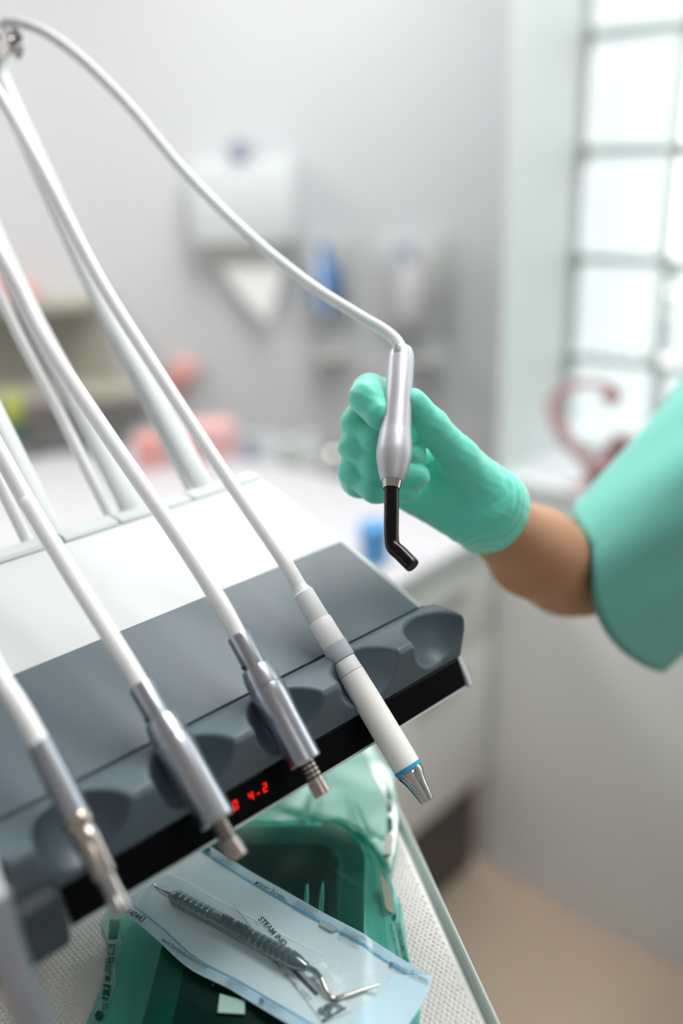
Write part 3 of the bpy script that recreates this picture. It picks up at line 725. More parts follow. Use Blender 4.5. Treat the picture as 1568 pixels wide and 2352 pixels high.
def mint_pouch_small():
    zf = lambda x, y: z_mint(x, y) + .0035 + .0007 * np.sin(60 * x + 30 * y) + crease(x + .006, y - .004, .0016, .0020)
    t = thing('sterile_pouch', 'crumpled mint film pouch lying uppermost at the right end, half under the console', 'pouch', (.0, .50, TZ + .003), 0)
    Lf = [(610, 1800), (560, 1875), (640, 1880), (770, 1935), (812, 1982)]
    Rt = [(850, 1700), (896, 1775), (914, 1850), (910, 1930), (898, 1996)]
    o = sheet('film_front', Lf, Rt, zf, m_mint2, t, 60, 70, zref=TZ + .008)
    sheet('film_back', Lf, Rt, zf, m_mint2, t, 40, 50, zref=TZ + .008, dz=-.0012, u0=.2)
    sheet('seal_strip', Lf, Rt, zf, m_mintstrip, t, 10, 60, zref=TZ + .008, u0=.90, u1=.985, dz=.0006)
    g = lambda x, y: atz(x, y, TZ + .011)
    for (a, b, c, d_) in [((886, 1800), (896, 1800), (898, 1826), (888, 1826)), ((888, 1832), (900, 1832), (901, 1852), (890, 1852)), ((888, 1866), (901, 1864), (902, 1892), (889, 1894))]:
        V = np.array([g(*p) for p in (a, b, c, d_)]); V[:, 2] = zf(V[:, 0], V[:, 1]) + .0014; mesh('printed_block', V, [(0, 1, 2, 3)], m_inkt, t, smooth=False)
    V = np.array([g(*p) for p in ((884, 1905), (902, 1903), (898, 1950), (880, 1952))]); V[:, 2] = zf(V[:, 0], V[:, 1]) + .0014; mesh('indicator_patch', V, [(0, 1, 2, 3)], mat('rose_grey_patch', (176, 176, 176), .7), t, smooth=False)
mint_pouch_small()

def blue_pouch():
    zr = TZ + BZ + .006
    Lf = [(400, 1975), (340, 2030), (272, 2085), (352, 2155), (440, 2232), (540, 2282), (655, 2352), (760, 2420)]
    Rt = [(440, 1930), (480, 1945), (560, 1992), (660, 2050), (770, 2112), (880, 2178), (994, 2238), (975, 2290), (925, 2352), (880, 2400)]
    # the pouch is laid out as a quad strip along its length
    Lf = [(200, 2025), (272, 2085), (352, 2155), (440, 2232), (540, 2282), (655, 2352), (740, 2400)]
    Rt = [(395, 1892), (480, 1945), (578, 2003), (680, 2062), (784, 2120), (890, 2180), (994, 2240)]
    t = thing('sterile_pouch', 'pale blue sterile pouch with blue printed borders holding the steel probe', 'pouch', atz(640, 2180, zr), 0)
    g = lambda x, y: atz(x, y, zr)
    sheet('paper_back', Lf, Rt, z_blue, m_paper, t, 60, 80, zref=zr)
    sheet('film_front', Lf, Rt, z_film, m_bluefilm, t, 90, 120, zref=zr, u0=.07, u1=.93, dz=0)
    for u0, u1 in ((.0, .075), (.925, 1.0)):
        sheet('seal_strip', Lf, Rt, z_blue, m_blueseal, t, 10, 80, zref=zr, u0=u0, u1=u1, dz=.0004)
    for u0, u1 in ((.085, .10), (.895, .918)):
        sheet('seal_line', Lf, Rt, z_blue, m_blueline, t, 4, 80, zref=zr, u0=u0, u1=u1, dz=.0004)
    # folded end flap at the lower right
    fl = [(994, 2240), (978, 2288), (935, 2352), (905, 2400)]; fr_ = [(905, 2235), (860, 2290), (808, 2352), (770, 2400)]
    sheet('end_flap', fr_, fl, lambda x, y: z_blue(x, y) + .0012, mat('pale_blue_seal_paper', (190, 224, 238), .6), t, 16, 16, zref=zr)
    K = dict(zf=z_blue, off=.0026)
    # printed brand mark: a small square flag and the name in small capitals
    def word(x0, y0, x1, y1, m=m_ink):
        a, b = g(x0, y0), g(x1, y1); W = b - a
        def P(s): return a + W * s
        V = np.array([P(0), P(.075), P(.075), P(0)]); e = W / np.linalg.norm(W); n_ = np.array([-e[1], e[0], 0]); h = np.linalg.norm(W) * .095
        V[2] += n_ * h; V[3] += n_ * h; V = np.vstack([V, P(.02) + n_ * h * .3, P(.05) + n_ * h * .8]); V[:, 2] = z_blue(V[:, 0], V[:, 1]) + .0019
        mesh('flag_mark', V, [(0, 1, 5, 3), (1, 2, 5)], m, t, smooth=False)
        text('lettering', 'H', P(.09), P(.175), 1.0, m, t, **K)
        text('lettering', 'ENRY', P(.19), P(.475), 1.0, m, t, **K)
        text('lettering', 'S', P(.515), P(.59), 1.0, m, t, **K)
        text('lettering', 'CHEIN', P(.60), P(.93), 1.0, m, t, **K)
        text('lettering', '®', P(.94), P(.985), 1.0, m, t, **K)
    word(584, 2034, 656, 2078); word(892, 2215, 984, 2262, m_inkg)
    text('lettering', '1840443', g(283, 2103), g(327, 2131), 1.15, m_ink, t, **K)
    text('lettering', 'www.henryscheinbrand.com', g(370, 2172), g(474, 2240), 1.25, m_ink, t, **K)
    for (a, b, body) in [((486, 1964), (540, 1996), 'CONFORMS TO ISO 11607\nFOR STEAM STERILIZING\nUSE BEFORE DATE'), ((682, 2078), (736, 2106), 'BROWN, STERILIZED IN STEAM\nMARRON, STERILISE VAPEUR\nBRAUN, STERILISIERT DAMPF\nMARRON, ESTERILIZADO AL VAPOR'),
                         ((788, 2143), (840, 2172), 'YELLOW, STERILIZED IN EO\nJAUNE, STERILISE OE\nGELB, STERILISIERT EO\nAMARILLO, ESTERILIZADO'), ((524, 2262), (570, 2280), 'STERILIZATION POUCH\nSACHETS DE STERILISATION\nPEEL HERE'), ((600, 2300), (650, 2330), 'DO NOT USE IF OPEN\nNE PAS UTILISER')]:
        text('small_print', body, g(*a), g(*b), 1.3, m_inkg, t, bold=.02, **K)
    def oval(x0, y0, x1, y1, w, m):
        a, b = g(x0, y0), g(x1, y1); e = (b - a) / np.linalg.norm(b - a); n_ = np.array([-e[1], e[0], 0]); V = []
        for q in range(20):
            an = 2 * math.pi * q / 20; c = b if math.cos(an) > 0 else a; V.append(c + e * w * math.cos(an) + n_ * w * math.sin(an))
        V = np.array(V); V[:, 2] = z_blue(V[:, 0], V[:, 1]) + .0018; mesh('indicator_patch', V, [tuple(range(20))], m, t, smooth=False)
    oval(742, 2126, 764, 2139, .0022, m_ind); oval(468, 1950, 476, 1958, .0024, m_inkt)
    oval(600, 2304, 604, 2306, .001, m_inkb)
def explorer_axis():
    h = TZ + BZ + .0125
    return [atz(x, y, h) for x, y in [(392, 2056), (704, 2222)]]
EA = explorer_axis()
def z_film(x, y):
    a, b = EA[0], EA[1]; e = (b - a)[:2]; L = e @ e
    t = np.clip(((x - a[0]) * e[0] + (y - a[1]) * e[1]) / L, -.05, 1.05); d = np.hypot(x - a[0] - t * e[0], y - a[1] - t * e[1])
    return z_blue(x, y) + .0008 + .0128 * np.exp(-(np.maximum(d - .0042, 0) / .0065) ** 2)
blue_pouch()

def strip():
    zr = TZ + BZ + .0065; g = lambda x, y: atz(x, y, zr)
    t = thing('indicator_strip', 'white steam indicator paper strip inside the blue pouch, under the probe', 'paper strip', g(690, 2210), 0)
    q = [(536, 2076), (590, 2062), (812, 2322), (742, 2352)]
    n = 12; P = np.array([g(*p) for p in q]); V = []
    for j in range(n * 2):
        for i in range(n):
            u, w = i / (n - 1), j / (2 * n - 1); V.append((P[0] * (1 - u) + P[1] * u) * (1 - w) + (P[3] * (1 - u) + P[2] * u) * w)
    V = np.array(V); V[:, 2] = z_blue(V[:, 0], V[:, 1]) + .0006
    o = mesh('strip', V, [(j * n + i, j * n + i + 1, (j + 1) * n + i + 1, (j + 1) * n + i) for j in range(2 * n - 1) for i in range(n - 1)], m_paperw, t)
    K = dict(zf=z_blue, off=.0016)
    text('lettering', 'STEAM INDICATOR STRIP', g(590, 2120), g(690, 2226), 1.0, m_ink, t, **K) if False else None
    text('lettering', 'STEAM IND', g(592, 2116), g(650, 2176), 1.0, m_ink, t, **K)
    text('lettering', 'STRIP', g(664, 2194), g(700, 2226), 1.0, m_ink, t, **K)
    text('lettering', 'SIL-250', g(712, 2250), g(744, 2282), 1.0, m_inkg, t, **K)
    text('small_print', 'dark when processed.', g(590, 2170), g(644, 2230), .95, m_inkg, t, **K)
    text('small_print', 'ISO 11140-1 : CLASS 4', g(652, 2242), g(712, 2302), .95, m_inkg, t, **K)
    v, f = [], []
    A = [g(628, 2190), g(634, 2184), g(732, 2286), g(726, 2291)]; V = np.array(A); V[:, 2] = z_blue(V[:, 0], V[:, 1]) + .0011
    mesh('indicator_bar', V, [(0, 1, 2, 3)], mat('dark_violet_bar', (70, 68, 92), .7), t, smooth=False)
    V = np.array([g(590, 2124), g(580, 2112), g(596, 2134)]); V[:, 2] = z_blue(V[:, 0], V[:, 1]) + .0011; mesh('arrow_mark', V, [(0, 1, 2)], m_ink, t, smooth=False)
    def bar(p, q_, w=.0006):
        P = np.array([g(*p), g(*q_)]); P[:, 2] = z_blue(P[:, 0], P[:, 1]) + .0011; v, f = tubevf(P, w, 5); mesh('printed_mark', v, f, m_inkg, t)
    bar((738, 2330), (778, 2302)); bar((740, 2350), (794, 2318)); text('lettering', 'SPS', g(746, 2350), g(790, 2322), 1.3, m_inkg, t, **K)
strip()

def explorer():
    P0, P1 = EA; L = np.linalg.norm(P1 - P0)
    t = thing('dental_probe', 'double-ended steel dental probe with ribbed grips inside the blue pouch', 'dental probe', P0, 0)
    pr = [(0, .0022), (.03, .0040)]
    def rings(a, b, n):
        o = []
        for i in range(n):
            s = a + (b - a) * i / n; w = (b - a) / n; o += [(s, .0043), (s + w * .12, .0047), (s + w * .3, .0048), (s + w * .8, .0044), (s + w * .95, .0043)]
        return o
    pr += rings(.04, .34, 7) + [(.345, .0045), (.37, .0046), (.60, .0046), (.62, .0044)] + rings(.63, .93, 7) + [(.94, .0042), (1, .0022)]
    lathe('handle', P0, P1, pr, mat('brushed_steel', (132, 140, 140), .2, metal=1.0), t, n=32, sharp=60)
    h = TZ + BZ + .0125; g = lambda x, y, z=h: atz(x, y, z)
    tube('hooked_end', spline([g(704, 2222), g(724, 2232), g(738, 2250), g(750, 2276, h - .002), g(764, 2293, h - .004), g(790, 2288, h - .004), g(830, 2275, h - .004), g(870, 2262, h - .004)], 8), [.0018, .0017, .0016, .0014, .0013, .0012, .0010, .0006], m_chrome, t, 14)
    tube('curved_end', spline([g(396, 2058), g(384, 2052), g(370, 2045), g(358, 2036), g(352, 2029)], 8), [.0024, .0022, .0016, .0010, .0005], m_chrome, t, 14)
    e = (P1 - P0) / L; n_ = np.array([-e[1], e[0], 0])
    def hz(x, y):
        d = (x - P0[0]) * n_[0] + (y - P0[1]) * n_[1]; s = ((x - P0[0]) * e[0] + (y - P0[1]) * e[1]) / L
        return P0[2] + (P1[2] - P0[2]) * s + np.sqrt(np.maximum(.0047 ** 2 - d ** 2, 0))
    q = lambda s, d: P0 + e * L * s + n_ * d
    text('lettering', 'ORI- B171', q(.40, .0002), q(.58, .0002), 1.0, m_ink, t, zf=hz, off=.0006, bold=.03)
    text('lettering', 'Germany Stainless  CE', q(.40, -.0016), q(.62, -.0016), .8, m_ink, t, zf=hz, off=.0006, bold=.03)
explorer()

# ------------------------------------------------------------------ the curing light in the hand
HA0, HA1 = at(922, 806, .568), at(900, 1106, .532)
def curing_light():
    t = thing('curing_light', 'silver curing light with a bent black light guide, held upright in the gloved hand', 'curing light', HA1, 0)
    D = lambda a: HA0 + (HA1 - HA0) * a
    lathe('rear_cap', D(-.02), D(.07), [(0, .0050), (.1, .0064), (.5, .0075), (1, .0080)], m_sat, t)
    lathe('handle', D(.07), D(.63), [(0, .0080), (.02, .0082), (.5, .0083), (.8, .0088), (1, .0093)], m_alu, t)
    lathe('neck_ring', D(.632), D(.70), [(0, .0095), (1, .0101)], m_alu, t)
    lathe('head', D(.70), D(1.0), [(0, .0101), (.25, .0106), (.42, .0105), (.75, .0086), (.97, .0067), (1, .0062)], m_alu, t)
    lathe('chrome_ring', D(.965), D(1.055), [(0, .0062), (.05, .0064), (.6, .0055), (1, .0050)], m_chrome, t)
    d = (HA1 - HA0) / np.linalg.norm(HA1 - HA0)
    B0, B1, B2 = D(1.04), at(898, 1250, .518), at(948, 1300, .508)
    path = spline([B0, B0 + (B1 - B0) * .45, B1 + (B0 - B1) * .14, B1 + (B2 - B1) * .10 + np.array([0, 0, -.0002]), B1 + (B2 - B1) * .45, B2], 10)
    rr_ = [.0044] * len(path)
    tube('light_guide', path, np.array([.0043] * (len(path) - 1) + [.0040]), m_blackglass, t, 32)
    pts = [(924, 812, .570), (912, 785, .575), (880, 757, .582), (820, 722, .594), (700, 645, .62), (560, 530, .655), (420, 390, .69), (300, 248, .705), (190, 138, .708), (95, 70, .706), (20, 50, .703)]
    P = [at(*p) for p in pts] + [U(-43, 401, 366), U(-43, 413, 348), U(-43, 404, 318), U(-44, 350, 240), U(-46, 290, 164), U(-48, 240, 108), U(-50, 205, 72), U(-51, 180, 46)]
    tube('cord', spline(P, 10), .0037, m_arm, t, 18)
curing_light()

# ------------------------------------------------------------------ the dentist: bare forearm, glove, scrubs
def v3(*a): return at(*a)
LHAND = dict(
    index=[(985, 1020, .612, 10), (905, 908, .603, 9.8), (848, 898, .578, 9.9), (842, 914, .560, 9.9), (868, 950, .553, 9.0)],
    middle=[(970, 1062, .618, 10.5), (838, 955, .600, 9.8), (821, 972, .578, 9.8), (866, 1020, .568, 9.5), (948, 1046, .566, 8.2)],
    ring=[(975, 1100, .615, 10), (832, 1015, .598, 9.6), (814, 1028, .576, 9.4), (865, 1076, .566, 8.8), (958, 1094, .563, 7.8)],
    little=[(990, 1140, .608, 9.5), (826, 1070, .594, 9.2), (811, 1084, .577, 8.8), (862, 1122, .568, 8.4), (934, 1128, .566, 7.2)],
    thumb=[(1118, 1140, .600, 17), (1052, 1050, .580, 12.5), (990, 978, .566, 10.2), (948, 925, .558, 8.8)])
def chain(P, pts, k=2.0):
    d = None
    for a, b in zip(pts[:-1], pts[1:]):
        c = cone(P, a[0], b[0], a[1], b[1]); d = c if d is None else smin(d, c, k / 1000)
    return d
def hand_sdf(P, grow=0.0, cuff=None):
    J = {k: [(at(x, y, z), r / 1000) for x, y, z, r in v] for k, v in LHAND.items()}
    fg = None
    for k in ('index', 'middle', 'ring', 'little'):
        d = chain(P, J[k], 5); fg = d if fg is None else smin(fg, d, .0011)
    palm = cone(P, at(985, 1065, .606), at(1125, 1165, .610), .0145, .0235)
    palm = smin(palm, cone(P, at(1000, 1120, .604), at(1110, 1185, .612), .0135, .0225), .008)
    palm = smin(palm, cone(P, at(905, 1128, .594), at(1060, 1195, .603), .0085, .0135), .010)
    palm = smin(palm, cone(P, at(1060, 1065, .592), at(1130, 1150, .604), .0135, .0205), .010)
    fg = smin(fg, cone(P, at(843, 968, .588), at(829, 1094, .584), .0152, .0142), .003)
    d = smin(fg, palm, .0035)
    d = smin(d, chain(P, J['thumb'], 4), .005)
    return d - grow
WR, MID, ELB = at(1128, 1195, .622), at(1222, 1266, .692), at(1335, 1328, .785)
SHO = at(2080, 700, .88)
def arm_sdf(P):
    d = cone(P, WR, MID, .0216, .0325); d = smin(d, cone(P, MID, ELB, .0325, .0415), .012)
    return smin(d, cone(P, ELB, SHO, .0415, .056), .015)
# torso stands beyond the right edge of the frame, facing left
TX, TY = SHO[0] + .14, SHO[1] + .17
def person():
    t = thing('person', 'person in mint green scrubs reaching in from the right, gloved hand holding the curing light', 'person', (TX, TY, 0), 0)
    floor_ = 0.0
    def body(P):
        d = smin(arm_sdf(P), hand_sdf(P, -.0012), .004)
        C = lambda x, y, z: np.array([TX + x, TY + y, z])
        tor = smin(ell(P, C(0, 0, 1.28), (.115, .18, .22)), ell(P, C(0, 0, 1.03), (.105, .155, .17)), .08)
        tor = smin(tor, cone(P, SHO + [0, .02, 0], C(0, .17, SHO[2]), .055, .055), .06)
        tor = smin(tor, cone(P, C(.01, 0, 1.44), C(-.02, 0, 1.56), .055, .05), .03)
        head = smin(ell(P, C(-.035, 0, 1.655), (.095, .075, .115)), ell(P, C(-.065, 0, 1.585), (.055, .05, .05)), .03)
        head = smin(head, cone(P, C(-.128, 0, 1.655), C(-.146, 0, 1.622), .007, .012), .012)
        for s in (-1, 1):
            head = smin(head, ell(P, C(-.02, s * .078, 1.64), (.016, .007, .03)), .004)
            head = smax(head, -ell(P, C(-.127, s * .031, 1.662), (.012, .016, .009)), .008)
            head = smin(head, ell(P, C(-.110, s * .031, 1.662), (.0115, .0125, .010)), .002)
        head = smin(head, cone(P, C(-.124, -.02, 1.585), C(-.124, .02, 1.585), .006, .006), .006)
        tor = smin(tor, head, .02)
        for s in (-1, 1):
            hip, kn, an = C(0, s * .085, .90), C(-.02, s * .09, .49), C(.01, s * .09, .09)
            tor = smin(tor, smin(cone(P, hip, kn, .085, .055), cone(P, kn, an, .055, .036), .02), .03)
            tor = smin(tor, cone(P, an - [0, 0, .03], C(-.16, s * .095, .045), .035, .03), .02)
        ra = [C(0, .19, SHO[2]), C(.05, .25, 1.15), C(.03, .25, .93)]
        tor = smin(tor, smin(cone(P, ra[0], ra[1], .05, .04), cone(P, ra[1], ra[2], .04, .026), .02), .03)
        hd = cone(P, ra[2], C(.02, .25, .86), .028, .026)
        for i in range(4):
            a = C(.05 - .019 * i, .25, .86 - .002 * i); hd = smin(hd, cone(P, a, a + [-.006, 0, -.075 + .008 * abs(i - 1)], .0105, .0085), .002)
        hd = smin(hd, cone(P, C(.0, .25, .90), C(-.035, .25, .84), .013, .009), .006)
        tor = smin(tor, hd, .008)
        return smin(d, tor, .02)
    # fine grid near the picture, coarse elsewhere would break the surface: one grid, 9 mm cells, arm refined by projection
    lo = np.array([min(at(770, 1000, .6)[0], TX - .3), SHO[1] - .35, -.01]); 
    def body_far(P): return smax(body(P), (ELB[0] + .16) - P[:, 0], .0) if False else body(P)
    # forearm and hand part of the body at 2 mm, cut at the sleeve; the rest at 11 mm; both in one mesh
    cutx = ELB[0] + .10
    fl = lambda P: np.maximum(smin(arm_sdf(P), hand_sdf(P, -.0012), .004), P[:, 0] - cutx)
    v1, f1 = nets(fl, np.array([at(770, 1000, .58)[0] - .01, .40, HC - .36]), np.array([cutx + .004, .86, HC - .02]), .0026)
    fb = lambda P: np.maximum(body(P), (cutx - .012) - P[:, 0])
    v2, f2 = nets(fb, (cutx - .02, SHO[1] - .12, -.012), (TX + .20, TY + .34, 1.80), .0105, proj=2)
    v, f = join((v1, f1), (v2, f2))
    mesh('body', v, f, m_skin, t)
    # hair
    C = lambda x, y, z: np.array([TX + x, TY + y, z])
    def hair(P):
        d = smin(ell(P, C(-.028, 0, 1.668), (.110, .091, .126)), ell(P, C(.095, 0, 1.68), (.045, .045, .045)), .02)
        return smax(smax(d, -ell(P, C(-.035, 0, 1.655), (.096, .076, .116)), .003), -ell(P, C(-.16, 0, 1.60), (.10, .12, .125)), .01)
    v, f = nets(hair, C(-.16, -.12, 1.52), C(.15, .12, 1.81), .007); mesh('hair', v, f, m_hair, t)
    # scrub top: torso shell
    def top(P):
        tor = smin(ell(P, C(0, 0, 1.28), (.135, .20, .23)), ell(P, C(0, 0, 1.0), (.135, .185, .22)), .08)
        tor = smin(tor, cone(P, SHO + [.01, .05, -.01], C(0, .15, SHO[2] - .01), .075, .07), .05)
        tor = smin(tor, cone(P, C(0, .18, SHO[2] + .005), C(.03, .25, 1.20), .082, .072), .03)
        tor = smax(tor, P[:, 2] - 1.475, .015); tor = smax(tor, .80 - P[:, 2], .004)
        return smax(tor, -cone(P, C(-.07, 0, 1.50), C(-.04, 0, 1.6), .06, .08), .006) + .0015 * np.sin(40 * P[:, 2] + 25 * P[:, 1])
    v, f = nets(top, C(-.18, -.26, .78), C(.2, .36, 1.56), .009)
    # the wide near sleeve, draped from the shoulder to its cuff around the elbow
    c0 = at(1414, 1352, .775); Mx = (at(1519, 1540, .775) - at(1306, 1165, .775)) / 2
    ip = at(1314, 1322, .775) - c0; dp = at(1414, 1352, .690) - c0; mn = ip * .5 + dp
    c1 = SHO + np.array([.02, .03, .0]); ax_ = (c1 - c0) / np.linalg.norm(c1 - c0)
    e1 = Mx - ax_ * (Mx @ ax_); e1 = e1 / np.linalg.norm(e1); e2 = np.cross(ax_, e1)
    if e2 @ mn < 0: e2 = -e2
    NU, NV = 96, 60; V = []
    for j in range(NV + 1):
        s = j / NV
        c = c0 * (1 - s) + c1 * s
        for i in range(NU):
            a = 2 * math.pi * i / NU
            gq = max(.05, .5 + 1.1 * math.cos(a)); p0 = Mx * math.cos(a) + (ip * gq + dp if math.sin(a) > 0 else ip * .3 + dp * .8) * math.sin(a); p1 = e1 * .115 * math.cos(a) + e2 * .100 * math.sin(a)
            p = p0 * (1 - s) + p1 * s
            w = 1 + .035 * math.sin(3 * a + 1.3 + 2.2 * s) * (1 - s) + .03 * math.sin(5 * a - 4 * s) * math.sin(math.pi * s) + .018 * math.sin(9 * a + 9 * s) * math.sin(math.pi * min(1, s * 1.4))
            V.append(c + p * w)
    F = [(j * NU + i, j * NU + (i + 1) % NU, (j + 1) * NU + (i + 1) % NU, (j + 1) * NU + i) for j in range(NV) for i in range(NU)]
    V = np.array(V)
    # hem turned inside
    n0 = len(V); inner = []
    for j in range(0, 14):
        s = j / NV; c = c0 * (1 - s) + c1 * s
        for i in range(NU): inner.append(c + (V[j * NU + i] - c) * .975)
    V = np.vstack([V, inner]); F += [(n0 + j * NU + (i + 1) % NU, n0 + j * NU + i, n0 + (j + 1) * NU + i, n0 + (j + 1) * NU + (i + 1) % NU) for j in range(13) for i in range(NU)]
    F += [(i, n0 + i, n0 + (i + 1) % NU, (i + 1) % NU) for i in range(NU)]
    vv, ff = join((v, f), (V, F)); mesh('scrub_top', vv, ff, m_scrub, t)
    def pants(P):
        d = ell(P, C(0, 0, .93), (.125, .18, .15))
        for s in (-1, 1): d = smin(d, smin(cone(P, C(0, s * .088, .90), C(-.02, s * .095, .49), .10, .08), cone(P, C(-.02, s * .095, .49), C(.01, s * .095, .10), .08, .075), .02), .02)
        return smax(smax(d, .07 - P[:, 2], .004), P[:, 2] - .98, .004)
    v, f = nets(pants, C(-.16, -.22, .05), C(.16, .22, 1.0), .010); mesh('scrub_trousers', v, f, m_scrub, t)
    for s in (-1, 1):
        def shoe(P): return smax(smin(cone(P, C(.03, s * .095, .05), C(-.17, s * .098, .04), .05, .047), cone(P, C(.03, s * .095, .05), C(.0, s * .095, .085), .05, .045), .01), -P[:, 2], .004)
        v, f = nets(shoe, C(-.25, s * .095 - .08, -.01), C(.11, s * .095 + .08, .16), .007); mesh('clog', v, f, m_shoe, t)
    # glove
    ax = (MID - WR) / np.linalg.norm(MID - WR); cp = at(1132, 1172, .607)
    def glove(P):
        d = smin(hand_sdf(P, 0), cone(P, at(1105, 1165, .608), WR + ax * .01, .0238, .0272), .006)
        q = (P - cp) @ ax
        fold = .00045 * np.sin(P @ (ax * 900) + 3 * np.sin(P[:, 0] * 160)) * np.clip(1 - np.abs(q + .012) / .02, 0, 1)
        n2 = .00018 * np.sin(P[:, 0] * 520 + 2 * np.sin(P[:, 2] * 300)) * np.sin(P[:, 2] * 430 + P[:, 1] * 260)
        d = d + fold + n2
        bead = np.abs(q - .0065) ; d = d - .0009 * np.exp(-(bead / .0012) ** 2)
        d = smax(d, q - .0080, .0008)
        hollow = cone(P, WR - ax * .012, WR + ax * .05, .0222, .0270)
        return np.maximum(d, -np.maximum(hollow, -(q + .004)))
    v, f = nets(glove, np.array([at(770, 1000, .58)[0] - .008, .40, HC - .32]), np.array([at(1200, 1100, .62)[0] + .02, .72, HC - .05]), .0011)
    mesh('glove', v, f, m_glove, t)
person()

# ------------------------------------------------------------------ the far side of the room
def cabinet():
    t = thing('base_cabinet', 'white laminate cabinet run with dark plinth, behind the console by the window wall', 'cabinet', RM(.4, .5, 0), RROT)
    S0, S1, W1, Zt = .02, .80, 1.15, .90
    box('carcass', (S1, .02, .28), (S0, W1, Zt - .03), m_cab, t, fr=RM)
    box('plinth', (S1 - .01, .03, 0), (S0 + .005, W1 - .02, .28), m_kick, t, fr=RM)
    n = 2; w = (S1 - S0) / n
    for i in range(n):
        a = S0 + i * w
        dr = box('door', (a + w - .0015, .0, .285), (a + .0015, .019, .64), m_cab, t, fr=RM, bev=.0015)
        box('handle', (a + w * .7, -.022, .60), (a + w * .3, -.0, .612), m_chrome, dr, fr=RM, bev=.002)
        dr = box('drawer', (a + w - .0015, .0, .645), (a + .0015, .019, Zt - .035), m_cab, t, fr=RM, bev=.0015)
        box('handle', (a + w * .7, -.022, .78), (a + w * .3, -.0, .792), m_chrome, dr, fr=RM, bev=.002)
    w_ = thing('worktop', 'pale grey worktop running along the far cabinets', 'worktop', RM(.4, .5, Zt - .03), RROT)
    box('slab', (S1 + .01, -.02, Zt - .0295), (S0, W1 + .01, Zt), m_top, w_, fr=RM, bev=.003)
cabinet()
ZT = .90
def bwp(px, py, off=0.0): return aty(px, py, 2.95 - off)
def dispensers():
    # paper towel dispenser
    a, b = bwp(428, 372, .1), bwp(684, 560, .1); Yb = 2.95
    t = thing('towel_dispenser', 'white wall-mounted paper towel dispenser with a lock button on top', 'dispenser', ((a[0] + b[0]) / 2, Yb, b[2] - .12), 0)
    x0, x1 = a[0], b[0]
    box('cover', (x0, Yb - .12, b[2]), (x1, Yb, a[2]), mat('dispenser_white', (210, 216, 218), .4), t, bev=.012)
    box('slot', (x0 + .02, Yb - .10, b[2] - .035), (x1 - .02, Yb - .005, b[2] - .001), m_grille, t, bev=.004)
    c = (x0 + x1) / 2
    V = [(x0 + .05, Yb - .07, b[2] - .03), (x1 - .03, Yb - .07, b[2] - .03), (c + .05, Yb - .075, b[2] - .24), (c - .02, Yb - .075, b[2] - .16)]
    V = np.array(V); V = np.vstack([V, V + [0, .004, 0]]); F = [(3, 2, 1, 0), (4, 5, 6, 7), (0, 1, 5, 4), (1, 2, 6, 5), (2, 3, 7, 6), (3, 0, 4, 7)]
    fixn(mesh('paper_towel', V, F, m_paperw, t, smooth=False))
    k = bwp(548, 345, .12); v, f = lathevf((k[0], Yb - .10, k[2]), (k[0], Yb - .135, k[2]), [(0, .03), (.8, .028), (1, .022)], 24); mesh('lock_button', v, f, m_lav, t, sharp=40)
    box('lock_bracket', (k[0] - .02, Yb - .10, k[2] - .05), (k[0] + .02, Yb, k[2] + .03), m_rail, t, bev=.004)
    for (px0, px1, py0, py1, bot, nm, lb) in [(700, 812, 552, 760, True, 'soap_dispenser', 'wall soap dispenser holding a blue bottle, left of the plain one'), (868, 1030, 552, 770, False, 'soap_dispenser', 'plain white lever dispenser on the wall, right of the blue bottle')]:
        a, b = bwp(px0, py0, .1), bwp(px1, py1, .1); c = (a[0] + b[0]) / 2
        t = thing(nm, lb, 'dispenser', (c, Yb, b[2]), 0)
        box('back_plate', (a[0], Yb - .02, b[2]), (b[0], Yb, a[2]), mat('dispenser_plate', (202, 205, 206), .4), t, bev=.004)
        box('side_arm', (b[0] - .018, Yb - .11, b[2] + .05), (b[0], Yb - .02, a[2]), m_grille, t, bev=.004)
        tube('lever', spline([(c - .03, Yb - .07, a[2] - .03), (c - .035, Yb - .10, a[2] - .05), (c - .03, Yb - .17, a[2] - .10), (c - .02, Yb - .20, a[2] - .20)], 6), .009, m_rail, t, 14)
        zt, zb = a[2] - .06, b[2] + .03
        if bot:
            z0 = bwp(740, 720, .1)[2]; z1 = bwp(740, 600, .1)[2]
            v, f = lathevf((c - .015, Yb - .07, z0), (c - .015, Yb - .07, z1 + .05), [(0, .036), (.05, .042), (.6, .042), (.75, .025), (.8, .016), (1, .016)], 28); mesh('bottle', v, f, m_bluebot, t, sharp=40)
            box('drip_tray', (c - .06, Yb - .13, b[2] - .09), (c + .05, Yb, b[2] - .075), m_grille, t, bev=.003)
        else:
            v, f = lathevf((c - .01, Yb - .07, zb), (c - .01, Yb - .07, zt), [(0, .038), (.05, .043), (.75, .043), (.9, .022), (1, .018)], 28); mesh('bottle', v, f, mat('milky_bottle', (205, 200, 208), .4), t, sharp=40)
            v, f = lathevf((c - .03, Yb - .075, a[2] - .075), (c - .03, Yb - .075, a[2] - .02), [(0, .028), (1, .026)], 20); mesh('pump_cap', v, f, m_lav, t, sharp=40)
            box('drip_tray', (c - .02, Yb - .13, b[2] - .09), (c + .09, Yb, b[2] - .075), m_grille, t, bev=.003)
dispensers()
def on_top(px, py): return atz(px, py, ZT)
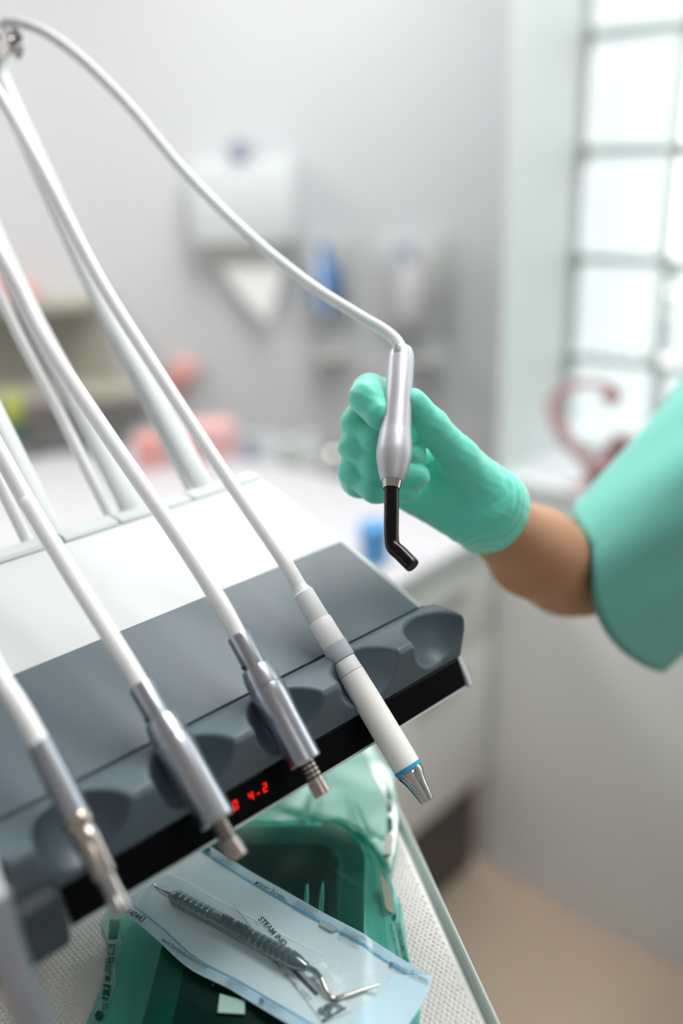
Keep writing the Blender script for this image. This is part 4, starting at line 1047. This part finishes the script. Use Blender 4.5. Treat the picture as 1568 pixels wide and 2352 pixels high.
def worktop_clutter():
    def item(name, label, cat, px, py, parts, rot=0.0, group=None):
        p = on_top(px, py); t = thing(name, label, cat, (p[0], p[1], ZT), rot, group)
        for q in parts:
            if q[0] == 'lathe':
                v, f = lathevf(p + [q[4][0], q[4][1], q[4][2]], p + [q[4][0], q[4][1], q[4][2] + q[5]], q[3], 24); mesh(q[1], v, f, q[2], t, sharp=40)
            else:
                o = wm(t); c0, c1 = q[3]; fr = lambda x, y, z: np.array(o @ Vector((x, y, z))); box(q[1], c0, c1, q[2], t, fr=fr, bev=.003)
        return t
    item('storage_box', 'dark grey lidded box on the worktop, behind the hoses at left', 'box', 178, 1022, [('box', 'tub', m_dgrey, ((-.11, -.07, 0), (.13, .07, .085))), ('box', 'lid', m_kick, ((-.115, -.075, .0855), (.135, .075, .100)))])
    item('spray_bottle', 'lime green bottle with teal base at the far left of the worktop', 'bottle', 42, 1010, [('lathe', 'base', mat('teal_plastic', (40, 110, 110), .5), [(0, .03), (1, .03)], (0, 0, 0), .05), ('lathe', 'bottle', m_lime, [(0, .03), (.6, .03), (.8, .014), (1, .012)], (0, 0, .05), .09)])
    item('glove_box', 'pink card glove box lying on the worktop behind the middle hose', 'box', 470, 1045, [('box', 'carton', m_rosep, ((-.10, -.05, 0), (.08, .05, .085))), ('box', 'opening', m_rose, ((-.05, -.052, .03), (.01, -.0505, .06)))], .1)
    item('paper_cup', 'small coral pink cup on the worktop left of the glove box', 'cup', 345, 1075, [('lathe', 'cup', m_rose, [(0, .022), (1, .032)], (0, 0, 0), .08)])
    for i, (px, py, m, r, h, lb) in enumerate([(575, 1052, m_lav, .018, .05, 'lavender jar right of the pink glove box'), (622, 1062, m_white, .02, .06, 'white jar between the lavender jar and the steel pot'), (668, 1068, m_grille, .024, .05, 'grey pot left of the clear knob on the worktop'), (716, 1074, m_white, .018, .07, 'slim white jar right of the grey pot')]):
        item('jar', lb, 'jar', px, py, [('lathe', 'body', m, [(0, r), (.8, r), (1, r * .8)], (0, 0, 0), h), ('lathe', 'lid', m_rail, [(0, r * .9), (1, r * .88)], (0, 0, h + .0003), .012)], 0, 'small jars along the worktop')
    p = on_top(765, 1085)
    t = thing('steel_pot', 'shiny small steel pot nearest the gloved hand on the worktop', 'pot', (p[0], p[1], ZT), 0)
    v, f = lathevf(p, p + [0, 0, .05], [(0, .02), (.1, .026), (.9, .024), (1, .026)], 28); mesh('pot', v, f, m_chrome, t, sharp=40)
    v, f = lathevf(p + [0, 0, .05], p + [0, 0, .068], [(0, .026), (.5, .018), (.6, .006), (1, .007)], 28); mesh('lid', v, f, m_chrome, t, sharp=40)
    item('plastic_cup', 'blue plastic cup on the near edge of the worktop, behind the black light guide', 'cup', 862, 1290, [('lathe', 'cup', mat('blue_cup_plastic', (84, 150, 205), .4), [(0, .024), (.9, .031), (1, .032)], (0, 0, 0), .075)])
    # coral lamp-like heart ornament hung on the wall above the glove box
    q = bwp(412, 862, .03); t = thing('wall_ornament', 'coral pink oval ornament on the wall above the glove box', 'ornament', q, 0)
    R = np.array([[math.cos(.7), 0, math.sin(.7)], [0, 1, 0], [-math.sin(.7), 0, math.cos(.7)]])
    v, f = nets(lambda P: ell(P, q, (.075, .02, .042), R), q - .09, q + .09, .006); mesh('oval', v, f, mat('pale_coral', (238, 176, 172), .5), t)
    v, f = nets(lambda P: ell(P, q + np.array([-.02, -.018, .02]), (.035, .01, .014), R), q - .07, q + .07, .004); mesh('inlay', v, f, m_rose, t)
    # shelf on the far left of the back wall
    a, b = bwp(-60, 700, .2), bwp(205, 690, .2)
    t = thing('wall_shelf', 'beige open wall shelf with its underside shade built as a panel, at the far left', 'shelf', ((a[0] + b[0]) / 2, 2.95, b[2] - .3), 0)
    ms = mat('olive_beige_laminate', (176, 174, 162), .6)
    box('shelf_board', (a[0] - .2, 2.72, b[2] - .02), (b[0], 2.95, b[2]), ms, t); box('shade_panel', (a[0] - .2, 2.93, b[2] - .27), (b[0], 2.95, b[2] - .0205), ms, t)  # the panel stands in for the shade under the shelf
    box('shelf_board', (a[0] - .2, 2.72, b[2] - .29), (b[0] + .16, 2.95, b[2] - .2705), ms, t)
    q = (a[0] + .08, 2.80, b[2]); c = np.array(q)
    t = thing('folded_cloth', 'coral pink folded cloth on top of the wall shelf', 'cloth', q, 0)
    v, f = nets(lambda P: smax(ell(P, c + [0, 0, .0], (.10, .06, .075)), c[2] + .0005 - P[:, 2], .004), c - .13, c + .13, .008); mesh('cloth', v, f, m_rose, t)
worktop_clutter()
def stool():
    p = RM(1.12, .35, 0); t = thing('wooden_stool', 'brown wooden stool at the far left edge beyond the console', 'stool', (p[0], p[1], 0), 0)
    v, f = lathevf((p[0], p[1], .60), (p[0], p[1], .635), [(0, .15), (.3, .165), (1, .16)], 36); mesh('seat', v, f, m_wood, t, sharp=40)
    for i in range(4):
        a = math.pi / 4 + i * math.pi / 2; v, f = tubevf([(p[0] + .11 * math.cos(a), p[1] + .11 * math.sin(a), .60), (p[0] + .16 * math.cos(a), p[1] + .16 * math.sin(a), 0)], .014, 12); mesh('leg', v, f, m_wood, t, sharp=60)
stool()
def swirl():
    # a curling cut-out ornament standing on the window sill
    def W(px, py):
        r = R3 @ np.array([px - 784., -(py - 1176.), FPX]); k = ((RC - EYE) @ RA + .010) / (r @ RA); return EYE + r * k
    t = thing('sill_ornament', 'dusty pink curling acrylic ornament standing on the window sill', 'ornament', W(1330, 1120), RROT)
    def stroke(pts, ws):
        P = spline([W(*p) for p in pts], 8); w = np.interp(np.linspace(0, 1, len(P)), np.linspace(0, 1, len(ws)), ws); V = []; T = np.gradient(P, axis=0); T /= np.linalg.norm(T, axis=1)[:, None]
        N = np.cross(T, RA); N /= np.linalg.norm(N, axis=1)[:, None]
        for i in range(len(P)):
            for s, o in ((-1, 0), (1, 0), (1, 1), (-1, 1)): V.append(P[i] + N[i] * w[i] * 1.3 * s + RA * .004 * o)
        F = [(i * 4 + j, i * 4 + (j + 1) % 4, (i + 1) * 4 + (j + 1) % 4, (i + 1) * 4 + j) for i in range(len(P) - 1) for j in range(4)] + [(3, 2, 1, 0), tuple(range(len(P) * 4 - 4, len(P) * 4))]
        return np.array(V), F
    v, f = join(stroke([(1385, 922), (1408, 908), (1400, 890), (1370, 882), (1330, 884), (1290, 898), (1270, 930), (1276, 970), (1302, 1010), (1340, 1055), (1368, 1110), (1350, 1150)], [.010, .014, .006, .0045, .005, .008, .010, .010, .010, .011, .013, .012]),
                stroke([(1212, 1112), (1250, 1122), (1300, 1124), (1345, 1110), (1385, 1090)], [.003, .006, .006, .006, .008]),
                stroke([(1411, 990), (1416, 1030), (1392, 1090), (1370, 1130)], [.004, .016, .024, .018]), stroke([(1400, 1050), (1440, 1030), (1500, 1010)], [.016, .018, .012]))
    fixn(mesh('curl', v, f, m_pink, t, smooth=False))
swirl()
